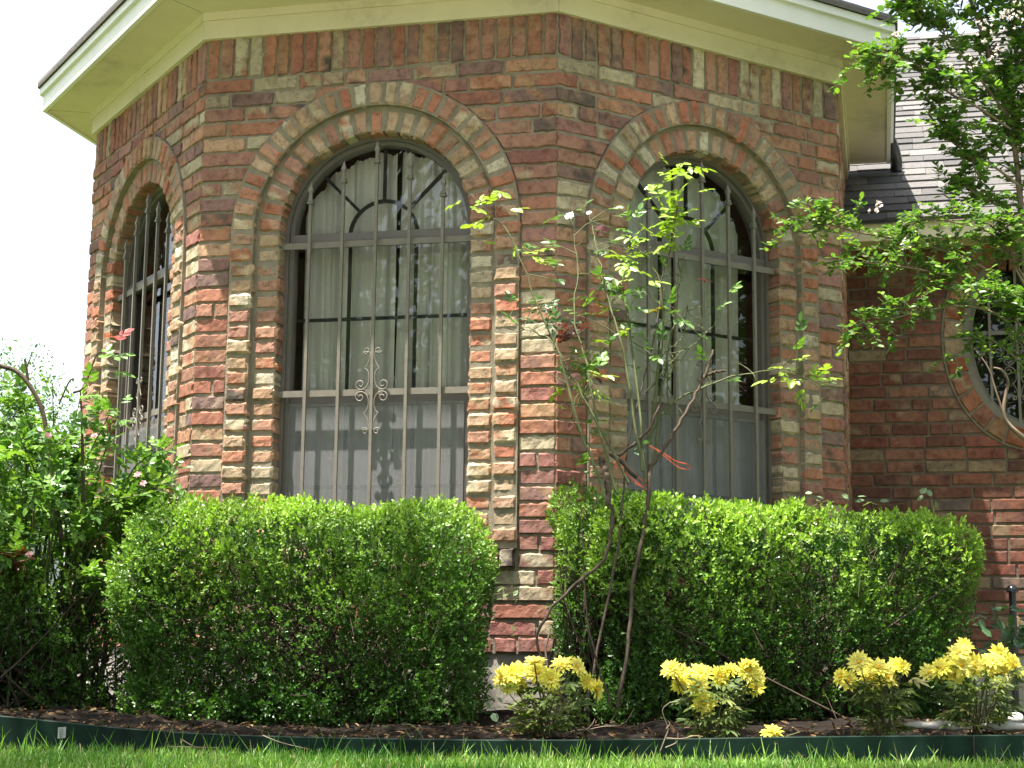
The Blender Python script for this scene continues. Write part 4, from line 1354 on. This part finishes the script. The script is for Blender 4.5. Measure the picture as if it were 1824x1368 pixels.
    leaves(lf, T_OVAL, P, D, np.tile(V3(0, -.15, 1), (len(P), 1)) + .55 * rand_dirs(len(P)), S, S * g.uniform(.85, 1.05, len(P)), pal[g.integers(0, 5, len(P))] * g.uniform(.85, 1.15, (len(P), 1)))
    # visible lower stems that cross the oval window
    for pts, r0, r1 in (([(1850, 800), (1800, 760), (1788, 735), (1792, 700), (1796, 680), (1785, 660), (1770, 655)], .011, .004), ([(1795, 760), (1775, 700), (1760, 655), (1735, 620)], .006, .002), ([(1850, 330), (1825, 280), (1812, 240), (1800, 170)], .01, .006)):
        st.tube(bez([px(x, y, 6.9) for x, y in pts], 20), np.linspace(r0, r1, 20), 6)
    # trunks down to the soil
    for dx, tipx in ((0, 1850), (.07, 1846), (-.05, 1852)):
        st.tube(bez([base + V3(dx, 0, -.05), base + V3(dx * 2, -.03, .4), px(tipx, 860, 6.5), px(tipx - 8, 640, 6.45)], 14), np.linspace(.03, .015, 14), 7)
    st.build("trunk", M['crapebark'], root, True); lf.build("crown", M['crapeleaf'], root)
    # blossom panicles
    for i, (x, y, Y, n, s) in enumerate(((1560, 372, 6.0, 9, .016), (1610, 436, 6.0, 5, .013), (1752, 60, 6.15, 14, .028), (1790, 30, 6.1, 12, .026), (1772, 95, 6.15, 8, .022), (1440, 388, 6.02, 3, .010), (1600, 60, 6.2, 4, .012), (1735, 115, 6.15, 5, .016), (1700, 120, 6.2, 4, .014), (1815, 20, 6.1, 8, .02))):
        mb = MB(); c0 = px(x, y, Y)
        for k in range(n):
            c = c0 + g.normal(0, s, 3)
            m = 6; X = rand_dirs(m)
            leaves(mb, T_OVAL, np.tile(c, (m, 1)), X, rand_dirs(m), g.uniform(.008, .014, m), .010, np.array((.80, .68, .66)) * g.uniform(.85, 1.15, (m, 1)))
        mb.build("blossom", M['whitepetal'], root)
    sd = MB()      # feathery buds at the branch tip near the eave
    c = np.array([px(1580 + g.normal(0, 20), 92 + g.normal(0, 16), 6.2) for _ in range(110)])
    leaves(sd, T_LEAF, c, rand_dirs(110), rand_dirs(110), .009, .006, np.array((.40, .33, .17)))
    sd.build("bud_spray", M['whitepetal'], root)['kind'] = 'stuff'
crape()

# ------------------------------------------------------------------ daisies
def daisy_head(parent, p, r, nrm, seed):
    g = np.random.default_rng(seed)
    nrm = norm(nrm); u = norm(np.cross(nrm, V3(.3, .2, .9))); v = np.cross(nrm, u)
    mb = MB()
    for l, (n, rl, lift) in enumerate(((15, 1.0, .10), (12, .82, .32), (9, .55, .6))):
        a = np.arange(n) * 2 * np.pi / n + l * .25 + g.normal(0, .08, n)
        X = norm(np.cos(a)[:, None] * u + np.sin(a)[:, None] * v + nrm * (lift + g.normal(0, .13, n))[:, None])
        c = np.array((.96, .88, .15 + .08 * (seed % 3) / 2)) * (1 - .13 * l) * g.uniform(.88, 1.05, (n, 1)) * (.93 + .07 * (seed % 2))
        leaves(mb, T_OVAL, np.tile(p, (n, 1)) + X * r * .1, X, np.tile(nrm, (n, 1)), r * rl * g.uniform(.85, 1.05, n), r * .42, c)
    f = mb.build("flower", M['petal'], parent)
    d = MB(); k = 9
    pts = []
    rings = [(0.0, .15), (.12, .13), (.20, .07)]
    vs, fs = [], []
    for hh, rr_ in rings:
        for i in range(k):
            a = 2 * np.pi * i / k; vs.append(p + nrm * (r * (.04 + hh)) + (u * math.cos(a) + v * math.sin(a)) * r * rr_ * 1.25)
    vs.append(p + nrm * r * .27)
    for q in range(2):
        for i in range(k): fs.append((q * k + i, q * k + (i + 1) % k, (q + 1) * k + (i + 1) % k, (q + 1) * k + i))
    fs += [(2 * k + i, 2 * k + (i + 1) % k, 3 * k) for i in range(k)]
    d.add(vs, fs); d.build("flower_center", M['disc'], f, True)

def daisy(label, bx, by, Y, heads, seed, spread=.10, nleaf=75):
    g = np.random.default_rng(seed)
    base = px(bx, by, Y); base[2] = float(bed_z(np.array(base[0]), np.array(Y))) - .01
    root = empty("daisy_plant", base); tag(root, label, "flower", "yellow daisy clumps along the edging")
    st, lf = MB(), MB()
    top = []
    for i, (x, y, az, el, r) in enumerate(heads):
        p = px(x, y, Y + g.uniform(-.05, .04))
        n = V3(math.sin(R(az)) * math.cos(R(el)), -math.cos(R(az)) * math.cos(R(el)), math.sin(R(el)))
        daisy_head(root, p, r * g.uniform(.84, 1.12), n, seed * 50 + i)
        m = base + (p - base) * .5 + V3(g.normal(0, .012), .01, .02)
        q = bez([base + V3(g.normal(0, .012), g.normal(0, .012), 0), m, p - n * .012, p], 9)
        st.tube(q, np.linspace(.0032, .0022, 9), 5)
        top.append(p)
    for i in range(5):      # unopened buds on thin stalks
        p = np.array(top[g.integers(0, len(top))]) + V3(g.normal(0, .02), .01, g.uniform(-.035, .012))
        st.tube(bez([base + V3(0, 0, .05), base + (p - base) * .6 + V3(g.normal(0, .01), 0, 0), p], 7), .0014, 4)
        st.tube([p, p + V3(0, 0, .005), p + V3(0, 0, .010), p + V3(0, 0, .013)], [.002, .0055, .005, .001], 6)
    top = np.array(top); zt = np.median(top[:, 2]) - .012
    # lobed leaves: each leaf = five leaflets from one stalk
    m = int(nleaf * 1.25)
    a = g.uniform(0, 2 * np.pi, m); rad = spread * np.sqrt(g.random(m)); hh = g.uniform(.12, 1.0, m)
    P = base + np.stack([rad * np.cos(a) * (.45 + .55 * hh), rad * np.sin(a) * .7, (zt - base[2]) * hh], -1)
    D = norm(np.stack([np.cos(a), np.sin(a) * .8 - .35, g.uniform(-.5, .5, m)], -1))
    N = norm(np.tile(V3(0, -.35, 1), (m, 1)) + .4 * rand_dirs(m))
    pal = np.array([(.085, .125, .022), (.11, .15, .028), (.065, .105, .022), (.16, .19, .045), (.20, .19, .06)])
    cc = pal[g.choice(5, m, p=(.3, .28, .24, .12, .06))]
    N = norm(N - D * (N * D).sum(-1, keepdims=True)); Y_ = np.cross(N, D)
    s = g.uniform(.042, .075, m)
    for ang, t, ln in ((0, .35, .75), (35, .25, .62), (-35, .25, .62), (62, .08, .5), (-62, .08, .5)):
        X = D * math.cos(R(ang)) + Y_ * math.sin(R(ang)) - N * .15
        leaves(lf, T_LEAF, P + D * (s * t)[:, None], X, N, s * ln, s * .34, cc * g.uniform(.88, 1.12, (m, 1)))
    st.build("stems", M['greencane'], root, True); lf.build("foliage", M['daisyleaf'], root)

q = .0395
daisy("yellow daisy clump growing below the brick corner, at the foot of the rose", 975, 1312, 5.13,
      [(893, 1207, -60, 10, q), (912, 1202, -25, 20, q), (928, 1195, 10, 45, q), (908, 1220, -10, 5, q), (925, 1222, 20, 0, q * .9), (958, 1199, 0, 25, q * 1.05), (953, 1180, 0, 70, q), (980, 1209, 10, 15, q),
       (1002, 1184, -10, 50, q), (1028, 1188, 45, 30, q * .9), (1045, 1215, 35, 20, q), (1062, 1228, 65, 5, q)], 1, .135, 95)
daisy("yellow daisy clump with two low blooms in front of the longer hedge's middle", 1270, 1312, 5.12,
      [(1195, 1192, -20, 35, q), (1213, 1200, 0, 20, q), (1212, 1218, 10, -5, q), (1248, 1200, -10, 40, q), (1243, 1222, 5, 5, q), (1282, 1205, 20, 30, q), (1332, 1195, 10, 25, q), (1346, 1204, 30, 10, q), (1345, 1222, 20, 0, q * .9), (1253, 1253, 0, 0, q), (1262, 1250, 15, 15, q * .85), (1300, 1194, 0, 60, q * .9), (1336, 1183, 0, 65, q * .85)], 2, .11, 70)
daisy("sparse yellow daisy clump, blooms spread wide above few leaves, before the hedge's right part", 1578, 1300, 5.12,
      [(1497, 1206, -60, 20, q * .9), (1512, 1213, -30, 10, q * .95), (1530, 1180, -10, 25, q), (1548, 1200, -20, 45, q * 1.05), (1565, 1190, 10, 55, q * 1.05), (1580, 1207, 20, 25, q), (1606, 1188, 30, 30, q), (1596, 1184, -20, 45, q * .9), (1552, 1212, 0, 25, q)], 3, .085, 60)
daisy("fullest yellow daisy clump beyond the stones, tallest bloom on top", 1742, 1300, 5.10,
      [(1656, 1199, -20, 40, q), (1676, 1190, -40, 40, q), (1690, 1186, -10, 15, q), (1712, 1185, 5, 10, q * 1.05), (1734, 1186, 20, 15, q * 1.05), (1700, 1203, -5, 0, q), (1708, 1163, -10, 50, q), (1718, 1151, 10, 40, q * .85), (1768, 1177, -15, 45, q), (1780, 1198, 0, 10, q * 1.05), (1780, 1165, 15, 20, q), (1806, 1187, 40, 20, q), (1762, 1186, -20, 30, q), (1795, 1176, 25, 30, q * .9)], 4, .125, 85)

fallen = empty("fallen_flower", px(1375, 1306, 5.0)); tag(fallen, "single yellow daisy bloom lying on the soil against the edging", "flower")
daisy_head(fallen, px(1375, 1304, 5.0), q * .9, V3(-.1, -.5, .8), 777)
fm = MB(); fm.tube(bez([px(1375, 1304, 5.0), px(1395, 1312, 5.03), px(1425, 1304, 5.05)], 8), .0018, 4); fm.build("stem", M['greencane'], fallen, True)

# ------------------------------------------------------------------ smaller plants and things
def leafy(name, label, cat, px_list, Y, size, col, stems, mat='roseleaf', w=.6, seed=1, radius=.0025):
    g = np.random.default_rng(seed)
    root = empty(name, px(*px_list[0], Y)); tag(root, label, cat)
    lf, st = MB(), MB()
    n = len(px_list)
    P = np.array([px(x, y, Y + g.normal(0, .03)) for x, y in px_list])
    s = size * g.uniform(.75, 1.2, n)
    leaves(lf, T_LEAF, P, rand_dirs(n) * V3(1, .5, .6), np.tile(V3(-.1, -.5, 1), (n, 1)) + .5 * rand_dirs(n), s, s * w * 1.6, np.array(col) * g.uniform(.75, 1.25, (n, 1)))
    for pts in stems: st.tube(bez([px(x, y, Y) for x, y in pts], 12), np.linspace(radius, radius * .4, 12), 4)
    st.build("stems", M['greencane'], root, True); lf.build("foliage", M[mat], root)
g = np.random.default_rng(9)
leafy("broadleaf_shrub", "low shrub of pointed grey green leaves between the longer hedge and the front wall", "shrub",
      [(1745 + 110 * g.random(), 1075 + 95 * g.random() ** .8) for _ in range(70)], 6.5, .055, (.06, .125, .05),
      [[(1800, 1210), (1790, 1130), (1770, 1085)], [(1810, 1210), (1815, 1130), (1820, 1080)], [(1795, 1210), (1765, 1140), (1745, 1100)]], seed=3)
leafy("creeping_vine", "pale leaved vine creeping over the top of the longer hedge", "vine",
      [(1452 + 14 * k + 8 * g.random(), 884 + 10 * g.random()) for k in range(9)] + [(1447, 878), (1660, 884), (1645, 882), (1668, 906), (1640, 880)], 6.28, .036, (.17, .24, .12),
      [[(1440, 905), (1480, 890), (1530, 890), (1575, 900), (1650, 890), (1662, 884)]], w=.8, seed=4, radius=.0015)
leafy("ground_weed", "few bluish weed leaves at the foot of the concrete foundation", "weed",
      [(873, 1262), (884, 1258), (895, 1250), (878, 1270), (1020, 1255), (1040, 1248)], 5.3, .03, (.10, .17, .08), [[(890, 1300), (884, 1270), (880, 1258)]], w=.9, seed=5, radius=.0015)
leafy("weed_sprig", "sprig of pale leaves sticking out past the right end of the near left hedge", "weed",
      [(885, 1055), (898, 1048), (905, 1058), (915, 1062), (922, 1068), (912, 1045), (895, 1066), (918, 1125), (910, 1132)], 5.75, .026, (.14, .22, .07), [[(840, 1060), (880, 1058), (925, 1055)]], w=.7, seed=6, radius=.0012)

ws = empty("wild_grass", px(690, 1322, 5.02)); tag(ws, "two long arching wild grass blades rising over the edging before the hedge", "grass tuft")
mb = MB()
for pts in ([(660, 1300), (670, 1270), (688, 1252), (704, 1250), (708, 1280)], [(760, 1330), (748, 1305), (732, 1291), (716, 1290)], [(735, 1320), (722, 1300)]):
    mb.tube(bez([px(x, y, 5.02) for x, y in pts], 14), np.linspace(.0018, .0007, 14), 3, col=(.16, .24, .10))
mb.build("blades", M['grass'], ws)

def twig(label, paths, Y, r, group="dry twigs by the edging"):
    root = empty("dry_twig", px(*paths[0][0], Y)); tag(root, label, "twig", group)
    mb = MB()
    for i, pts in enumerate(paths): mb.tube(bez([px(x, y, Y) for x, y in pts], 14), np.linspace(r, r * .45, 14), 5)
    mb.build("stick", M['crapebark'], root, True)
twig("pale forked twig standing against the edging left of the second daisy clump", [[(1176, 1338), (1186, 1312), (1190, 1298), (1182, 1275), (1181, 1262), (1195, 1250)], [(1187, 1315), (1215, 1316), (1235, 1311), (1252, 1312)], [(1187, 1298), (1193, 1290), (1190, 1284)], [(1185, 1332), (1205, 1322), (1208, 1305)]], 4.92, .0022)
twig("dry stem lying over the edging below the near left hedge", [[(468, 1310), (482, 1316), (505, 1324), (552, 1335)]], 4.92, .0022)
twig("short dry twigs lying across the edging under the near left hedge's left end", [[(325, 1318), (338, 1326), (352, 1332)], [(300, 1330), (345, 1331), (390, 1332)]], 4.92, .002)
twig("bare rooty twigs at the foot of the thorny rose", [[(1030, 1290), (1045, 1300), (1060, 1310)], [(1045, 1300), (1055, 1290), (1060, 1280)], [(1010, 1305), (1035, 1300), (1045, 1300), (1075, 1294), (1110, 1290), (1130, 1262)]], 5.35, .0022)

def stone(label, x, y, Y, sx, sy, sz, seed):
    c = px(x, y, Y); root = None
    nzs = Noise3(seed, 12, 16.0)
    th = np.linspace(0, np.pi, 13); ph = np.linspace(0, 2 * np.pi, 25)[:-1]
    vs = []
    for t in th:
        for p_ in ph:
            d = V3(math.sin(t) * math.cos(p_), math.sin(t) * math.sin(p_), math.cos(t))
            k = np.sign(d) * np.abs(d) ** .7
            vs.append(k * V3(sx, sy, sz))
    vs = np.array(vs) + c; vs = vs + norm(vs - c) * (nzs(vs) * .006)[:, None]
    m = len(ph)
    fs = [(i * m + j, (i + 1) * m + j, (i + 1) * m + (j + 1) % m, i * m + (j + 1) % m) for i in range(12) for j in range(m)]
    mb = MB(); mb.add(vs, np.array(fs)); o = mb.build("garden_stone", M['stone'], None, True)
    tag(o, label, "stone", "flat stones lying behind the edging")
stone("longest flat grey stone behind the edging, right of the sparse daisy clump", 1655, 1292, 5.16, .085, .035, .014, 1)
stone("pale flat stone behind the edging at the left of the fullest daisy clump", 1712, 1295, 5.10, .045, .03, .013, 2)
stone("whitest flat stone at the right foot of the fullest daisy clump", 1795, 1294, 5.08, .07, .03, .013, 3)
stone("small upright grey stone at the far right behind the whitest stone", 1812, 1278, 5.25, .03, .03, .02, 4)

# short black capped post by the wall
pt = px(1803, 1110, 6.9); post = empty("garden_stake", V3(pt[0], pt[1], .16)); tag(post, "short black stake with a shiny rounded cap beside the front wall", "stake")
t = px(1803, 1052, 6.9)
mb = MB(); mb.tube([V3(pt[0], pt[1], .1), t], .016, 10); mb.build("post", M['blackmetal'], post, True)
mb = MB(); mb.tube([t + V3(0, 0, -.008), t + V3(0, 0, .006), t + V3(.002, 0, .018), t + V3(.004, 0, .026)], [.026, .026, .018, .004], 12); mb.build("cap", M['blackmetal'], post, True)

# ------------------------------------------------------------------ trees beyond
def make_tree(label, loc, h, rad, seed, nleaf=9000, leaf=.12, group=None, dark=1.0):
    g = np.random.default_rng(seed)
    loc = np.asarray(loc, float)
    root = empty("shade_tree", loc); tag(root, label, "tree", group)
    st, lf = MB(), MB()
    tips = []
    trunk = bez([loc, loc + V3(.1, .05, h * .25), loc + V3(-.05, .1, h * .5)], 8)
    st.tube(trunk, np.linspace(.035 * h * .6, .02 * h * .5, 8), 8)
    for k in range(46):
        a = g.uniform(0, 2 * np.pi); rr_ = rad * math.sqrt(g.random()); zt = h * (.42 + .58 * g.random() * math.sqrt(max(0, 1 - .8 * (rr_ / rad) ** 2)))
        e = loc + V3(rr_ * math.cos(a), rr_ * math.sin(a), zt)
        s = trunk[g.integers(3, 8)]
        st.tube(bez([s, (s + e) / 2 + V3(0, 0, .05 * h), e], 7), np.linspace(.012 * h * .5, .003 * h * .5, 7), 5, cap=False)
        tips.append(e)
    tips = np.array(tips)
    c = tips[g.integers(0, len(tips), nleaf)] + np.clip(g.normal(0, 1, (nleaf, 3)), -1.7, 1.7) * V3(.10, .10, .07) * h
    pal = np.array([(.04, .09, .02), (.06, .125, .025), (.085, .16, .03)]) * dark
    L = leaf * g.uniform(.6, 1.3, nleaf)
    leaves(lf, T_LEAF, c, rand_dirs(nleaf), norm(rand_dirs(nleaf) + V3(0, 0, .8)), L, L * .9, pal[g.integers(0, 3, nleaf)])
    st.build("trunk", M['crapebark'], root, True); lf.build("crown", M['treeleaf'], root)
    return root

t0 = make_tree("green tree paled by haze far beyond the rose bush at the left edge", (-10.1, 29, 0), 5.5, 1.9, 401, 24000, .075, None, 1.5)  # leaf colour lifted to stand in for bright distant haze

def copy_tree(o, loc, rz, sc, label):
    r = o.copy(); COL.objects.link(r); r.location = loc; r.rotation_euler = (0, 0, rz); r.scale = (sc,) * 3; r['label'] = label
    for ch in o.children:
        c = ch.copy(); COL.objects.link(c); c.parent = r
    return r
# street trees behind the camera: mirrored in the window glass
t1 = make_tree("broad street tree behind the viewer, mirrored in the front window", (-8, -6.5, 0), 8.5, 4.2, 402, 9000, .2, "street trees facing the house")
for k, (x, y, s) in enumerate(((-13.5, -1.5, 1.0), (-2, -10, 1.0), (6, -8.5, 1.05), (12, -3, 1.0), (16, 4, .95), (-17, 6, .9))):
    copy_tree(t1, (x, y, 0), k * 1.7, s, ("street tree to the left of the lawn", "street tree straight behind the viewer", "street tree behind the viewer to the right", "street tree right of the lawn, mirrored in the right window", "street tree beside the house's right end", "street tree beyond the left lawn")[k])

# shade tree at the left front of the lawn: its overhanging boughs dapple the bed
def bough_tree():
    g = np.random.default_rng(505)
    loc = V3(-4.2, 2.2, 0)
    root = empty("shade_tree", loc); tag(root, "shade tree left of the viewer whose boughs overhang the bed and dapple it", "tree")
    st, lf = MB(), MB()
    trunk = bez([loc - V3(0, 0, .1), loc + V3(.1, .1, 1.8), loc + V3(.35, .3, 3.6)], 10)
    st.tube(trunk, np.linspace(.19, .11, 10), 10)
    tg = [(x, 5.06 + .05 * math.sin(7 * x), .08, .17, .75) for x in np.arange(-2.3, 2.2, .26) if not any(a < x < b for a, b in ((.0, .28), (.55, .85), (1.1, 1.30), (1.42, 1.62)))]
    tg += [(x, 5.40 + .06 * math.sin(5 * x), .12, .16, .8) for x in np.arange(-2.0, 2.0, .34)]
    tg += [(-.30, 5.67, .20, .16, .5), (.55, 5.75, .22, .18, .7), (-2.0, 5.75, .4, .25, 1), (-1.75, 5.75, .2, .2, 1), (1.15, 4.55, 0, .2, .7), (1.5, 4.65, 0, .22, .9), (-.15, 4.3, 0, .12, .4),
           (-.42, 6.45, 1.30, .10, .4), (-.62, 6.6, 1.0, .10, .4)]
    sd = SUN_DIR / SUN_DIR[2]
    for (x, y, z, r, dn) in tg:
        h = g.uniform(4.3, 5.4)
        c = V3(x, y, z) + sd * (h - z)
        m = int(330 * dn * (r / .2) ** 2)
        q = np.clip(g.normal(0, .55, (m, 3)), -1.2, 1.2) * V3(r, r, .22)
        L = g.uniform(.045, .085, m)
        leaves(lf, T_LEAF, c + q, rand_dirs(m), norm(rand_dirs(m) + V3(0, 0, 1.2)), L, L * .95, np.array((.055, .115, .022)) * g.uniform(.75, 1.3, (m, 1)))
        s0 = trunk[g.integers(6, 10)]
        st.tube(bez([s0, s0 * .55 + c * .45 + V3(0, 0, .35), c], 9), np.linspace(.03, .006, 9), 5, cap=False)
    for k in range(26):      # the rest of the crown
        a = g.uniform(0, 2 * np.pi); rr_ = 2.3 * math.sqrt(g.random())
        c = loc + V3(.2 + rr_ * math.cos(a), -.4 + rr_ * math.sin(a) * .8, g.uniform(4.3, 7.2)); m = 260
        q = np.clip(g.normal(0, .6, (m, 3)), -1.4, 1.4) * V3(.5, .5, .35)
        L = g.uniform(.06, .11, m)
        leaves(lf, T_LEAF, c + q, rand_dirs(m), norm(rand_dirs(m) + V3(0, 0, 1)), L, L * .95, np.array((.055, .115, .022)) * g.uniform(.75, 1.3, (m, 1)))
        s0 = trunk[g.integers(6, 10)]
        st.tube(bez([s0, (s0 + c) / 2 + V3(0, 0, .3), c], 8), np.linspace(.05, .01, 8), 5, cap=False)
    st.build("trunk", M['crapebark'], root, True); lf.build("crown", M['treeleaf'], root)
bough_tree()

# neighbour's grey roofed house just peeping at the far left
nb = empty("neighbour_house", (-13.2, 33, 0)); tag(nb, "neighbour's grey roofed house peeping out at the left edge", "house")
mb = MB(); mb.box((-18.2, 33, 0), (7.0, 0, 0), (0, 7, 0), (0, 0, 4.0)); mb.build("wall", M['neighbour'], nb)
mb = MB(); mb.add([(-18.8, 32.6, 3.95), (-10.8, 32.6, 3.95), (-10.8, 40.4, 3.95), (-18.8, 40.4, 3.95), (-16, 36.5, 5.6), (-13, 36.5, 5.6)], [(0, 1, 5, 4), (1, 2, 5), (2, 3, 4, 5), (3, 0, 4), (3, 2, 1, 0)], 0, (.3, .29, .28)); mb.build("roof", M['shingle'], nb)
